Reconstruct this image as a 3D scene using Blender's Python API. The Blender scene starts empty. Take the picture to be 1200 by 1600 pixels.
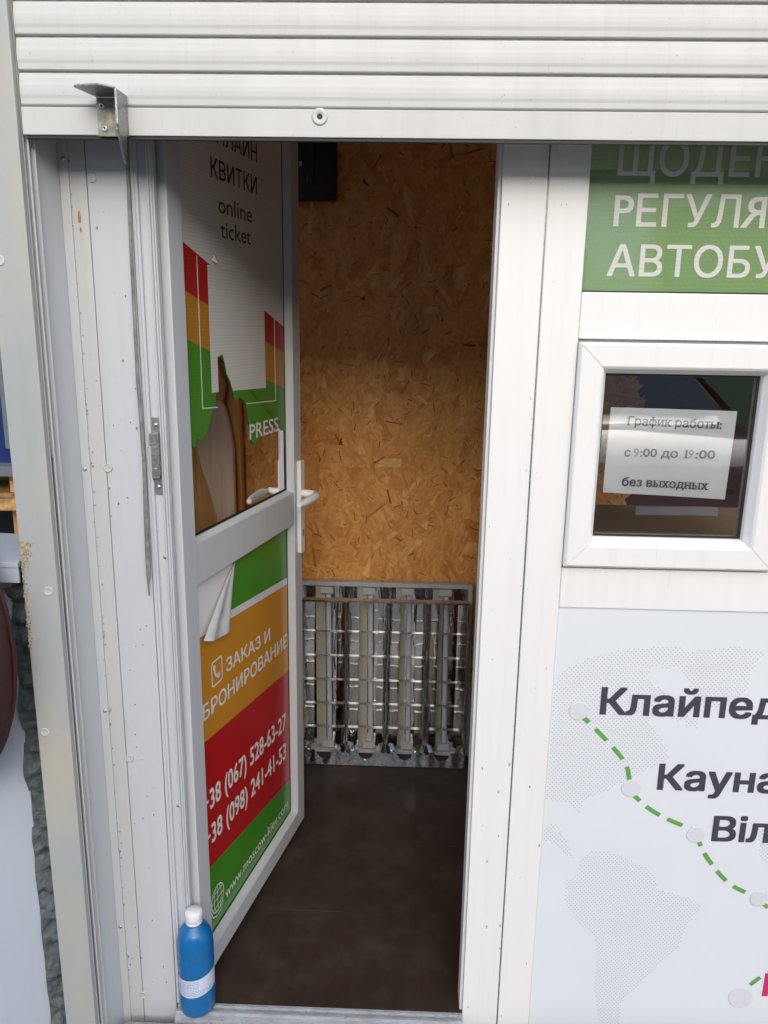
import bpy, bmesh, math, random
from mathutils import Vector, Matrix
random.seed(7)
R = math.radians
S = bpy.context.scene
COL = S.collection

# ------------------------------------------------------------------ camera
cam_d = bpy.data.cameras.new('camera'); cam = bpy.data.objects.new('camera', cam_d); COL.objects.link(cam)
cam_d.sensor_fit = 'VERTICAL'; cam_d.sensor_height = 36.0; cam_d.lens = 1200 / 1600 * 36.0
cam_d.clip_start = 0.02; cam_d.clip_end = 400
PITCH, ROLL, YAW = R(13.44), R(-0.93), R(1.55)
cp, sp = math.cos(PITCH), math.sin(PITCH)
rt = Vector((1, 0, 0)); dn = Vector((0, -sp, -cp)); fw = Vector((0, cp, -sp))
c_, s_ = math.cos(ROLL), math.sin(ROLL)
r2 = rt * c_ + dn * s_; d2 = -rt * s_ + dn * c_
Mz = Matrix.Rotation(YAW, 3, 'Z')
r2, d2, fw = Mz @ r2, Mz @ d2, Mz @ fw
CR, CD, CF = r2.copy(), d2.copy(), fw.copy()
cam.matrix_world = Matrix(((r2.x, -d2.x, -fw.x, 0), (r2.y, -d2.y, -fw.y, -1.42), (r2.z, -d2.z, -fw.z, 1.6157), (0, 0, 0, 1)))
S.camera = cam

# ------------------------------------------------------------------ light
SUN_EL, SUN_AZ = 26, 172          # veiled sun, high in front of the kiosk
W = bpy.data.worlds.new('World'); S.world = W; W.use_nodes = True
nt = W.node_tree; nt.nodes.clear()
sky = nt.nodes.new('ShaderNodeTexSky'); sky.sky_type = 'NISHITA'; sky.sun_disc = False
sky.sun_elevation = R(SUN_EL); sky.sun_rotation = R(SUN_AZ); sky.dust_density = 2.0; sky.air_density = 0.8; sky.ozone_density = 1.0
bg = nt.nodes.new('ShaderNodeBackground'); bg.inputs[1].default_value = 0.15
wo = nt.nodes.new('ShaderNodeOutputWorld')
nt.links.new(sky.outputs[0], bg.inputs[0]); nt.links.new(bg.outputs[0], wo.inputs[0])
sd = bpy.data.lights.new('sun', 'SUN'); sd.energy = 1.5; sd.angle = R(85); sd.color = (1.0, 0.985, 0.93)
so = bpy.data.objects.new('sun', sd); COL.objects.link(so)
sv = Vector((math.sin(R(SUN_AZ)) * math.cos(R(SUN_EL)), math.cos(R(SUN_AZ)) * math.cos(R(SUN_EL)), math.sin(R(SUN_EL))))
so.rotation_euler = sv.to_track_quat('Z', 'Y').to_euler(); so.location = (0, 6, 10)
S.view_settings.view_transform = 'Standard'; S.view_settings.look = 'None'
S.view_settings.exposure = 0.80; S.view_settings.gamma = 1.0; S.view_settings.use_curve_mapping = False
S.render.engine = 'CYCLES'
S.cycles.max_bounces = 10; S.cycles.transparent_max_bounces = 16; S.cycles.diffuse_bounces = 6; S.cycles.glossy_bounces = 6
S.cycles.sample_clamp_indirect = 6
S.render.resolution_x = 768; S.render.resolution_y = 1024

# ------------------------------------------------------------------ materials
def srgb(r, g, b):
    f = lambda c: (c / 255 / 12.92) if c / 255 <= .04045 else ((c / 255 + .055) / 1.055) ** 2.4
    return (f(r), f(g), f(b), 1)
class NT:
    def __init__(s, name):
        s.m = bpy.data.materials.new(name); s.m.use_nodes = True; s.t = s.m.node_tree
        s.t.nodes.clear(); s.o = s.t.nodes.new('ShaderNodeOutputMaterial')
    def n(s, typ, props=None, **inp):
        nd = s.t.nodes.new(typ)
        for k, v in (props or {}).items(): setattr(nd, k, v)
        for k, v in inp.items():
            key = int(k[1:]) if k[0] == '_' and k[1:].isdigit() else k.replace('_', ' ')
            s.set(nd.inputs[key], v)
        return nd
    def set(s, sock, v):
        if isinstance(v, bpy.types.NodeSocket): s.t.links.new(v, sock)
        elif isinstance(v, bpy.types.Node): s.t.links.new(v.outputs[0], sock)
        else: sock.default_value = v
    def math(s, op, a, b=0.0, clamp=False): return s.n('ShaderNodeMath', {'operation': op, 'use_clamp': clamp}, _0=a, _1=b).outputs[0]
    def ramp(s, f, stops, interp='LINEAR'):
        r = s.n('ShaderNodeValToRGB', _0=f); r.color_ramp.interpolation = interp
        e = r.color_ramp.elements
        while len(e) > 1: e.remove(e[0])
        e[0].position, e[0].color = stops[0]
        for p, c in stops[1:]:
            k = e.new(p); k.color = c
        return r.outputs[0]
    def mix(s, f, a, b, mode='MIX'):
        nd = s.n('ShaderNodeMix', {'data_type': 'RGBA', 'blend_type': mode})
        s.set(nd.inputs[0], f); s.set(nd.inputs[6], a); s.set(nd.inputs[7], b)
        return nd.outputs[2]
    def pos(s, scale=(1, 1, 1), rot=(0, 0, 0)):
        g = s.n('ShaderNodeNewGeometry')
        return s.n('ShaderNodeMapping', None, Vector=g.outputs['Position'], Scale=scale, Rotation=rot).outputs[0]
    def noise(s, v, scale, detail=4, rough=.55): return s.n('ShaderNodeTexNoise', None, Vector=v, Scale=scale, Detail=detail, Roughness=rough).outputs[0]
    def bump(s, h, strength=.2, dist=.001): return s.n('ShaderNodeBump', None, Height=h, Strength=strength, Distance=dist).outputs[0]
    def bsdf(s, **k):
        b = s.n('ShaderNodeBsdfPrincipled', None, **k); s.t.links.new(b.outputs[0], s.o.inputs[0]); return b
g1 = lambda v: (v, v, v, 1)
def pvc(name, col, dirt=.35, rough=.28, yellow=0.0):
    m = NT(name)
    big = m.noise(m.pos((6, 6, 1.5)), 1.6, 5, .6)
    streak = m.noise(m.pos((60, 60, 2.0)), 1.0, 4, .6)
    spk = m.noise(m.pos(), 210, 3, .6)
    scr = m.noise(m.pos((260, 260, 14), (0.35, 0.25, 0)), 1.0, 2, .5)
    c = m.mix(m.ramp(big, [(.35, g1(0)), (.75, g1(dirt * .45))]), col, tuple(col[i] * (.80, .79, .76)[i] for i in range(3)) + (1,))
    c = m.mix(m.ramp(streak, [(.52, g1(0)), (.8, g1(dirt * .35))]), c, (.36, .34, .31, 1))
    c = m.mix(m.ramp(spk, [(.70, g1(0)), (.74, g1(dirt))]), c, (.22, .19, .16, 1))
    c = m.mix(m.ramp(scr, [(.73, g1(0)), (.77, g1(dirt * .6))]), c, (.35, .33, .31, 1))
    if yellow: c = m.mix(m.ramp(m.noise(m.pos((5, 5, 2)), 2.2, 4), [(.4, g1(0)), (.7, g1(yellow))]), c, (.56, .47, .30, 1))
    rr = m.ramp(big, [(.3, g1(rough)), (.8, g1(rough + .2))])
    h = m.noise(m.pos((1, 1, .35)), 9, 3)
    m.bsdf(Base_Color=c, Roughness=rr, Normal=m.bump(h, .25, .002))
    return m.m
def plain(name, col, rough=.5, metal=0.0, bump=0.0, bscale=80, var=.12, **k):
    m = NT(name)
    nz = m.noise(m.pos(), bscale, 4)
    c = m.mix(m.ramp(nz, [(.3, g1(0)), (.7, g1(1))]), tuple(x * (1 - var) for x in col[:3]) + (1,), tuple(min(1, x * (1 + var)) for x in col[:3]) + (1,))
    kw = dict(Base_Color=c, Roughness=rough, Metallic=metal); kw.update(k)
    if bump: kw['Normal'] = m.bump(nz, bump, .002)
    m.bsdf(**kw); return m.m
M = {}
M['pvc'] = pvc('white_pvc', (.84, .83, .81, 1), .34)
M['pvc_shaded'] = pvc('weathered_shaded_white_pvc', (.54, .56, .585, 1), .45, .36)  # weathered, with the left side's dimmer, bluer light put into the base colour
M['pvc_yellow'] = pvc('yellowed_white_metal', (.39, .415, .42, 1), .6, .42, .4)  # yellowing over a base darkened for the left side's lower light
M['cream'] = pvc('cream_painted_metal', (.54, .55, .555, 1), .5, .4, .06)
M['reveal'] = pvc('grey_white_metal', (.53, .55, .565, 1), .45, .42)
M['slat'] = pvc('off_white_painted_aluminium', (.575, .575, .56, 1), .6, .4)
M['cap'] = plain('white_plastic_cap', (.52, .53, .50), .4, var=.15)
M['zinc'] = plain('dull_zinc', (.34, .35, .34), .42, .85, .4, 220, .3)
M['steel'] = plain('bright_screw_steel', (.55, .56, .58), .25, .9)
M['galv'] = plain('dirty_galvanised_steel', (.30, .29, .22), .55, .55, .4, 90, .4)
M['rubber'] = plain('grey_rubber', (.19, .20, .18), .7, bump=.4, bscale=60, var=.35)
M['black'] = plain('black_rubber', (.012, .012, .013), .5)
M['dark'] = plain('dark_gap', (.02, .02, .022), .8)
M['brush'] = plain('pale_grey_brush_seal', (.42, .43, .43), .8)
M['handle'] = plain('white_powder_coat', (.76, .78, .80), .22, var=.03)
M['paper'] = plain('white_paper', (.88, .91, .94), .6, var=.02)
M['ink_grey'] = plain('faded_black_ink', (.075, .085, .12), .6)
M['ink_faint'] = plain('washed_out_ink', (.28, .31, .36), .6)
M['ink'] = plain('dark_brown_print', (.022, .016, .014), .4)
M['map_ink'] = plain('charcoal_print', (.060, .058, .075), .4)
M['map_dot'] = plain('pale_grey_print', (.50, .50, .54), .4)
M['map_green'] = plain('green_route_print', (.13, .37, .085), .4, var=.04)
M['stopw'] = plain('pale_grey_disc', (.68, .69, .74), .4, var=.02)
M['map_red'] = plain('crimson_print', (.55, .03, .13), .4)
M['print_white'] = plain('white_print', (.78, .77, .74), .35, var=.03)
M['f_green'] = plain('green_vinyl', (.055, .255, .018), .22, var=.03)
M['f_orange'] = plain('orange_vinyl', (.58, .25, .022), .22, var=.03)
M['f_red'] = plain('red_vinyl', (.46, .012, .016), .22, var=.03)
M['f_white'] = plain('white_vinyl', (.70, .71, .74), .25, var=.03)
M['curl'] = plain('dirty_vinyl_back', (.56, .57, .58), .5, bump=.5, bscale=40, var=.15)
def perf(name, col, hole=.16, dark=(.05, .05, .05, 1), gloss=0):
    """perforated window film: rows of pin holes"""
    m = NT(name)
    g = m.n('ShaderNodeNewGeometry'); sx = m.n('ShaderNodeSeparateXYZ', None, _0=g.outputs['Position'])
    L = m.math('ADD', m.math('MULTIPLY', sx.outputs[0], 1.0), m.math('MULTIPLY', sx.outputs[1], 1.0))
    a = m.math('SINE', m.math('MULTIPLY', L, 2 * math.pi / .0042)); b = m.math('SINE', m.math('MULTIPLY', sx.outputs[2], 2 * math.pi / .0042))
    d = m.math('GREATER_THAN', m.math('MULTIPLY', a, b), .45)
    d = m.math('MULTIPLY', d, hole / .26)
    nz = m.noise(m.pos(), 14, 4)
    cc = m.mix(m.ramp(nz, [(.3, g1(0)), (.8, g1(.25))]), col, tuple(x * .8 for x in col[:3]) + (1,))
    ln = m.math('SINE', m.math('MULTIPLY', sx.outputs[2], 2 * math.pi / .0068))
    cc = m.mix(m.ramp(ln, [(.35, g1(.22)), (.75, g1(0))]), cc, tuple(x * .55 for x in col[:3]) + (1,))
    c = m.mix(d, cc, dark)
    p = m.n('ShaderNodeBsdfPrincipled', None, Base_Color=c, Roughness=.3)
    if gloss:      # laminated under a glossy sheet: mirrors the street
        for k_, v_ in (('Coat Weight', 1.0), ('Coat Roughness', .01), ('Coat IOR', gloss)): p.inputs[k_].default_value = v_
    t = m.n('ShaderNodeBsdfTransparent')
    mx = m.n('ShaderNodeMixShader', None, _0=m.math('MULTIPLY', d, .5), _1=p.outputs[0], _2=t.outputs[0])
    m.t.links.new(mx.outputs[0], m.o.inputs[0]); return m.m
M['p_white'] = perf('perforated_white_film', (.84, .82, .78, 1), .10)
M['p_red'] = perf('perforated_red_film', (.50, .020, .018, 1))
M['p_orange'] = perf('perforated_orange_film', (.56, .25, .03, 1))
M['p_green'] = perf('perforated_green_film', (.075, .30, .028, 1))
M['p_green2'] = perf('perforated_leaf_green_film', (.28, .44, .16, 1), .12, (.04, .09, .02, 1), 3.2)  # base paled to carry part of the street's bright reflection
M['p_text'] = perf('perforated_white_lettering', (.72, .72, .68, 1), .05)
def glass(name, tint=(.93, .95, .94, 1), refl=1.0, rough=0.0):
    m = NT(name)
    fr = m.n('ShaderNodeFresnel', None, IOR=1.5)
    f = m.math('MULTIPLY', fr.outputs[0], 1.8 * refl, True)
    t = m.n('ShaderNodeBsdfTransparent', None, Color=tint)
    h = m.noise(m.pos(), 3.0, 2)
    gl = m.n('ShaderNodeBsdfGlossy', None, Color=(1, 1, 1, 1), Roughness=rough, Normal=m.bump(h, .10, .004))
    mx = m.n('ShaderNodeMixShader', None, _0=f, _1=t.outputs[0], _2=gl.outputs[0])
    m.t.links.new(mx.outputs[0], m.o.inputs[0]); return m.m
M['glass'] = glass('window_glass', (.93, .95, .94, 1), 3.4)
M['glass_strong'] = glass('double_window_glass', (.97, .98, .98, 1), 1.9)
M['glass_upper'] = glass('reflective_window_glass', (.99, 1, .99, 1), 3.4)
M['mirror'] = None
m = NT('mirror_aluminium'); h = m.noise(m.pos((1, 1, .25)), 26, 3); h2 = m.noise(m.pos(), 90, 2)
m.bsdf(Base_Color=m.mix(m.ramp(h2, [(.35, g1(0)), (.75, g1(.5))]), (.84, .84, .84, 1), (.55, .54, .52, 1)), Metallic=1.0, Roughness=m.ramp(h2, [(.3, g1(.03)), (.8, g1(.14))]), Normal=m.bump(h, .55, .004)); M['mirror'] = m.m
M['foil'] = plain('dull_mirror_foil', (.42, .41, .40), .16, 1.0, .5, 60, .3)
M['brushed'] = plain('brushed_aluminium', (.42, .42, .41), .35, 1.0)
M['housing'] = plain('white_enamel_steel', (.46, .48, .49), .35, var=.05)
M['tube'] = plain('milky_glass_tube', (.52, .55, .62), .2, var=.03)
M['tubebase'] = plain('cream_enamel', (.42, .41, .33), .35, var=.06)
# floor laminate, wood, strands
m = NT('dark_laminate'); v = m.pos((3, 40, 40)); gn = m.noise(m.pos((45, 2.5, 10)), 1.4, 5, .6); bgz = m.noise(m.pos(), 5, 4)
rnd = m.n('ShaderNodeObjectInfo').outputs['Random']
c = m.mix(gn, (.018, .010, .006, 1), (.040, .023, .014, 1)); c = m.mix(m.math('MULTIPLY', rnd, .25), c, (.016, .012, .010, 1))
c = m.mix(m.ramp(m.noise(m.pos((1, 1, 1)), 9, 6, .65), [(.46, g1(0)), (.72, g1(.75))]), c, (.058, .043, .033, 1))
m.bsdf(Base_Color=c, Roughness=m.ramp(bgz, [(.3, g1(.5)), (.8, g1(.7))]), Normal=m.bump(gn, .2, .001)); M['laminate'] = m.m
m = NT('brown_wood_laminate'); gn = m.noise(m.pos((24, 24, 1.1)), 1.6, 6, .65)
c = m.ramp(gn, [(.3, srgb(176, 120, 66)), (.5, srgb(218, 160, 98)), (.7, srgb(234, 182, 122))])
m.bsdf(Base_Color=c, Roughness=.38); M['wood'] = m.m
m = NT('pale_board'); gn = m.noise(m.pos((30, 30, 2)), 1.5, 5, .6)
m.bsdf(Base_Color=m.ramp(gn, [(.3, srgb(222, 190, 160)), (.7, srgb(240, 214, 190))]), Roughness=.5); M['board'] = m.m
m = NT('wood_strands')
at = m.n('ShaderNodeAttribute', {'attribute_name': 'tone'}); uv = m.n('ShaderNodeUVMap', {'uv_map': 'grain'})
mp = m.n('ShaderNodeMapping', None, Vector=uv.outputs[0], Scale=(3, 60, 1))
gr = m.noise(mp.outputs[0], 1.0, 4, .6)
c = m.ramp(at.outputs['Fac'], [(0, srgb(134, 70, 24)), (.07, srgb(172, 100, 40)), (.14, srgb(214, 138, 62)), (.45, srgb(232, 164, 86)), (.75, srgb(242, 180, 102)), (1, srgb(250, 206, 138))])
c = m.mix(m.ramp(gr, [(.35, g1(.30)), (.6, g1(0))]), c, srgb(110, 58, 20))
m.bsdf(Base_Color=c, Roughness=.5, Normal=m.bump(gr, .3, .0006)); M['strand'] = m.m
M['osb_back'] = plain('dark_resin_wood', srgb(96, 50, 18), .6)
M['foam'] = plain('dark_grey_mortar', (.10, .115, .12), .9, bump=1.0, bscale=45, var=.45)
M['foam_pale'] = plain('yellowed_foam', (.34, .29, .19), .9, bump=1.0, bscale=120, var=.45)
M['plaster'] = plain('rough_white_plaster', (.58, .59, .56), .85, bump=.8, bscale=70, var=.14)
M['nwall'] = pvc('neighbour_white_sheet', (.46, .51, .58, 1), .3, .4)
M['maroon'] = plain('maroon_leatherette', (.036, .011, .013), .5, bump=.3, bscale=150, var=.2)
M['maroon_dark'] = plain('maroon_piping', (.04, .01, .012), .4)
M['blue'] = plain('navy_blue_plastic', (.008, .025, .13), .4)
M['grey_dark'] = plain('dark_grey_paint', (.05, .055, .065), .5)
M['grey_mid'] = plain('mid_grey_metal', (.15, .17, .19), .5)
M['rustwood'] = plain('stained_pale_wood', (.42, .25, .09), .8, bump=.8, bscale=38, var=.7)
M['blackbox'] = plain('black_plastic', (.010, .009, .010), .35)
M['bottle'] = None
m = NT('blue_liquid_plastic'); m.bsdf(Base_Color=m.mix(m.noise(m.pos((1,1,1)), 14, 3), (.001, .12, .34, 1), (.002, .15, .40, 1)), Roughness=.3, Coat_Weight=.15, Subsurface_Weight=.15, Subsurface_Radius=(.002, .02, .06)); M['bottle'] = m.m
M['label'] = plain('bottle_label_paper', (.60, .66, .80), .45, var=.05)
M['labelink'] = plain('small_grey_blue_print', (.25, .32, .48), .5)
M['capw'] = plain('white_bottle_cap', (.80, .80, .82), .35, var=.03)
m = NT('dirty_threshold'); d1 = m.noise(m.pos((1, 3, 1)), 30, 5, .7); d2 = m.noise(m.pos((1, 2, 1)), 120, 4, .7)
c = m.mix(m.ramp(d1, [(.42, g1(.1)), (.62, g1(.6))]), (.40, .42, .45, 1), (.22, .215, .20, 1)); c = m.mix(m.ramp(d2, [(.62, g1(0)), (.68, g1(.8))]), c, (.06, .055, .05, 1))
m.bsdf(Base_Color=c, Roughness=.5); M['thresh'] = m.m
M['concrete'] = plain('worn_concrete', (.33, .31, .28), .9, bump=.8, bscale=60, var=.25)
m = NT('pavement'); w = m.pos(); b = m.n('ShaderNodeTexBrick', None, Vector=w, Color1=(.17, .155, .135, 1), Color2=(.21, .19, .165, 1), Mortar=(.14, .13, .12, 1), Scale=1.0, Mortar_Size=.006, Brick_Width=.2, Row_Height=.1)
m.bsdf(Base_Color=m.mix(m.ramp(m.noise(w, 3, 5), [(.3, g1(0)), (.7, g1(.35))]), b.outputs[0], (.15, .135, .12, 1)), Roughness=.85); M['paving'] = m.m
M['stucco'] = plain('pale_stucco', (.86, .87, .80), .9, bump=.3, bscale=20, var=.05)
M['stucco2'] = plain('cream_stucco', (.66, .62, .52), .9, var=.05)
M['stucco_green'] = plain('green_siding', (.20, .34, .16), .7, var=.06)
M['darkroof'] = plain('dark_fascia', (.03, .045, .025), .7)
M['pipe'] = plain('yellow_gas_pipe', (.62, .50, .16), .5)
M['carpaint'] = plain('dark_brown_car_paint', (.085, .062, .050), .12, Coat_Weight=1.0)
M['carglass'] = plain('tinted_car_glass', (.10, .15, .15), .04)
M['chrome'] = plain('chrome', (.6, .6, .6), .15, 1.0)
M['lamp'] = plain('headlight_glass', (.5, .52, .54), .08)
M['tyre'] = plain('tyre_rubber', (.02, .02, .02), .8)
M['tan'] = plain('tan_desk_board', srgb(176, 150, 118), .5, var=.06)
M['inwall'] = plain('inner_wall_panel', (.55, .42, .28), .7)
M['ceil'] = plain('ceiling_panel', (.36, .30, .25), .8)
M['roofmat'] = plain('grey_roof_sheet', (.35, .35, .36), .6)

# ------------------------------------------------------------------ mesh helpers
class MB:
    def __init__(s): s.v = []; s.f = []; s.mi = []; s.sm = []
    def add(s, vs, fs, mi=0, smooth=False):
        o = len(s.v); s.v += [tuple(p) for p in vs]
        for f in fs: s.f.append([o + i for i in f]); s.mi.append(mi); s.sm.append(smooth)
        return s
    def box(s, x0, x1, y0, y1, z0, z1, mi=0):
        vs = [(x, y, z) for x in (x0, x1) for y in (y0, y1) for z in (z0, z1)]
        return s.add(vs, [(0, 1, 3, 2), (4, 6, 7, 5), (0, 4, 5, 1), (2, 3, 7, 6), (0, 2, 6, 4), (1, 5, 7, 3)], mi)
    def prism(s, poly, fn, d0, d1, mi=0, smooth=False):
        """poly in (u,v); fn(u,v,d)->xyz; closed prism between depths d0,d1"""
        n = len(poly)
        vs = [fn(u, v, d0) for u, v in poly] + [fn(u, v, d1) for u, v in poly]
        s.add(vs, [list(range(n)), list(range(2 * n - 1, n - 1, -1))], mi)
        o = len(s.v) - 2 * n
        for i in range(n):
            j = (i + 1) % n
            s.f.append([o + i, o + n + i, o + n + j, o + j]); s.mi.append(mi); s.sm.append(smooth)
        return s
    def lathe(s, prof, c, axis='z', n=24, mi=0, smooth=True):
        vs = []; k = len(prof)
        for i in range(n):
            a = 2 * math.pi * i / n; ca, sa = math.cos(a), math.sin(a)
            for r, h in prof:
                if axis == 'z': vs.append((c[0] + r * ca, c[1] + r * sa, c[2] + h))
                elif axis == 'y': vs.append((c[0] + r * ca, c[1] + h, c[2] + r * sa))
                else: vs.append((c[0] + h, c[1] + r * ca, c[2] + r * sa))
        fs = []
        for i in range(n):
            j = (i + 1) % n
            for q in range(k - 1): fs.append((i * k + q, j * k + q, j * k + q + 1, i * k + q + 1))
        s.add(vs, fs, mi, smooth)
        return s
    def tube(s, pts, rad, n=10, mi=0, flat=1.0):
        pts = [Vector(p) for p in pts]; rs = rad if isinstance(rad, (list, tuple)) else [rad] * len(pts)
        vs = []
        for i, p in enumerate(pts):
            t = (pts[min(i + 1, len(pts) - 1)] - pts[max(i - 1, 0)]).normalized()
            up = Vector((0, 1, 0)) if abs(t.y) < .9 else Vector((0, 0, 1))
            a = t.cross(up).normalized(); b = a.cross(t).normalized()
            for q in range(n):
                an = 2 * math.pi * q / n; vs.append(p + (a * math.cos(an) + b * math.sin(an) * flat) * rs[i])
        fs = [(i * n + q, i * n + (q + 1) % n, (i + 1) * n + (q + 1) % n, (i + 1) * n + q) for i in range(len(pts) - 1) for q in range(n)]
        s.add(vs, fs, mi, True); s.add([vs[i] for i in range(n)], [list(range(n))], mi); s.add(vs[-n:], [list(range(n))], mi)
        return s
    def xf(s, fn): s.v = [tuple(fn(*p)) for p in s.v]; return s
    def mesh(s, name, mats, bevel=0.0, seg=2):
        me = bpy.data.meshes.new(name); me.from_pydata(s.v, [], s.f)
        for m_ in (mats if isinstance(mats, (list, tuple)) else [mats]): me.materials.append(m_)
        for p, mi, sm in zip(me.polygons, s.mi, s.sm): p.material_index = mi; p.use_smooth = sm
        bm = bmesh.new(); bm.from_mesh(me)
        bmesh.ops.recalc_face_normals(bm, faces=bm.faces)
        if bevel:
            bmesh.ops.remove_doubles(bm, verts=bm.verts, dist=1e-6)
            ed = [e for e in bm.edges if len(e.link_faces) == 2 and e.calc_face_angle(0) > .5]
            bmesh.ops.bevel(bm, geom=ed, offset=bevel, segments=seg, affect='EDGES', profile=.6, clamp_overlap=True)
        bm.to_mesh(me); bm.free(); me.update(); return me
def part(name, mb, mats, parent=None, bevel=0.0, label=None, kind=None, world=True, seg=2):
    me = mb.mesh(name, mats, bevel, seg)
    o = bpy.data.objects.new(name, me); COL.objects.link(o)
    if parent is not None:
        o.parent = parent
        root = parent
        while root.parent: root = root.parent
        if world: me.transform(root.matrix_basis.inverted())
        if parent is not root: pass
    if label: o['label'] = label
    if kind: o['kind'] = kind
    return o
def thing(name, label, cat, loc=(0, 0, 0), rz=0, group=None):
    o = bpy.data.objects.new(name, None); COL.objects.link(o); o.empty_display_size = .05
    o.location = loc; o.rotation_euler = (0, 0, rz)
    o.matrix_basis = Matrix.Translation(loc) @ Matrix.Rotation(rz, 4, 'Z')
    o['label'] = label; o['category'] = cat
    if group: o['group'] = group
    return o
def struct(name, mb, mat, bevel=0.0):
    o = part(name, mb, mat, None, bevel); o['kind'] = 'structure'; return o
# pieces that are copied share mesh data
def piece(name, me, parent, off=(0, 0, 0), label=None):
    o = bpy.data.objects.new(name, me); COL.objects.link(o); o.parent = parent
    root = parent
    while root.parent: root = root.parent
    loc = Vector(off)
    o.location = root.matrix_basis.inverted() @ loc
    if label: o['label'] = label
    return o

# ---- lettering
_cu = bpy.data.curves.new('lettering_source', 'FONT'); _to = bpy.data.objects.new('lettering_source', _cu); COL.objects.link(_to)
_cu.resolution_u = 3
try: _cu.fill_mode = 'NONE'
except Exception: pass
from mathutils.geometry import tessellate_polygon
def _area(p): return sum(p[i - 1][0] * p[i][1] - p[i][0] * p[i - 1][1] for i in range(len(p))) / 2
def _inp(pt, poly):
    x, y = pt; r_ = False
    for i in range(len(poly)):
        x1, y1 = poly[i]; x2, y2 = poly[i - 1]
        if (y1 > y) != (y2 > y) and x < (x2 - x1) * (y - y1) / (y2 - y1) + x1: r_ = not r_
    return r_
def text2d(body, weight=0.0, spacing=1.0):
    """outlines of the built-in font, every stroke filled on its own with its holes"""
    yer = 'ы' in body; _cu.body = body.replace('ы', 'П') if yer else body; _cu.size = 1.0; _cu.space_character = spacing
    bpy.context.view_layer.update()
    dg = bpy.context.evaluated_depsgraph_get(); me = bpy.data.meshes.new_from_object(_to.evaluated_get(dg))
    nxt = {}
    for e_ in me.edges: nxt.setdefault(e_.vertices[0], []).append(e_.vertices[1]); nxt.setdefault(e_.vertices[1], []).append(e_.vertices[0])
    co = [(v.co.x, v.co.y) for v in me.vertices]; seen = set(); loops = []
    for s0 in range(len(co)):
        if s0 in seen or s0 not in nxt: continue
        lp = [s0]; seen.add(s0); cur = s0 + 1 if (s0 + 1) in nxt[s0] else nxt[s0][0]; prev = s0
        while cur not in seen:
            lp.append(cur); seen.add(cur)
            n_ = [q for q in nxt[cur] if q != prev]; prev = cur
            if not n_: break
            cur = n_[0]
        if len(lp) > 2: loops.append([co[q] for k_, q in enumerate(lp) if math.dist(co[q], co[lp[k_ - 1]]) > 1e-4])
    bpy.data.meshes.remove(me)
    loops = [l for l in loops if abs(_area(l)) > 1e-5]
    if yer:          # this letter is drawn here: two stems and a bowl
        new = []
        for l in loops:
            xa, xb = min(p[0] for p in l), max(p[0] for p in l); ht = max(p[1] for p in l)
            if len(l) == 8 and ht > .70 and min(p[1] for p in l) > -.01:
                sw = .085; H_ = .545; bx_ = xa + .33
                D = lambda x0, x1, z0, z1, n=8: [(x0, z0)] + [(x1 - (z1 - z0) / 2 + (z1 - z0) / 2 * math.cos(a), (z0 + z1) / 2 + (z1 - z0) / 2 * math.sin(a)) for a in [-math.pi / 2 + math.pi * i / n for i in range(n + 1)]] + [(x0, z1)]
                new.append([(xa, 0), (xa + sw, 0), (xa + sw, H_), (xa, H_)]); new.append([(xb - sw, 0), (xb, 0), (xb, H_), (xb - sw, H_)])
                new.append(D(xa + sw - .002, bx_, 0, .33)); new.append(D(xa + sw + .004, bx_ - .075, .065, .265))
            else: new.append(l)
        loops = new
    bb = [(min(p[0] for p in l), max(p[0] for p in l), min(p[1] for p in l), max(p[1] for p in l)) for l in loops]
    def within(i, j):
        a, c = bb[i], bb[j]
        return i != j and a[0] >= c[0] and a[1] <= c[1] and a[2] >= c[2] and a[3] <= c[3] and all(_inp(p, loops[j]) for p in loops[i])
    cont = [[j for j in range(len(loops)) if within(i, j)] for i in range(len(loops))]
    oi = [i for i in range(len(loops)) if len(cont[i]) % 2 == 0]; outs = [loops[i] for i in oi]; own = {}
    for i in range(len(loops)):
        if len(cont[i]) % 2: own.setdefault(oi.index(min((j for j in cont[i] if j in oi), key=lambda j: abs(_area(loops[j])))), []).append(loops[i])
    vs = []; fs = []; be = []; global _layer; _layer = []
    for k, o_ in enumerate(outs):
        polys = [o_] + own.get(k, []); n0 = len(vs); flat = [p for l in polys for p in l]; vs += flat
        for l in polys:
            m0 = len(vs) - len(flat) + sum(len(q) for q in polys[:polys.index(l)])
            be += [(m0 + i, m0 + (i + 1) % len(l)) for i in range(len(l))]
        for tri in tessellate_polygon([[Vector((x, y, 0)) for x, y in l] for l in polys]): fs.append([n0 + q for q in tri]); _layer.append(k)
    return vs, fs, be
CAPH = max(v[1] for v in text2d('Н')[0])
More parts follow.
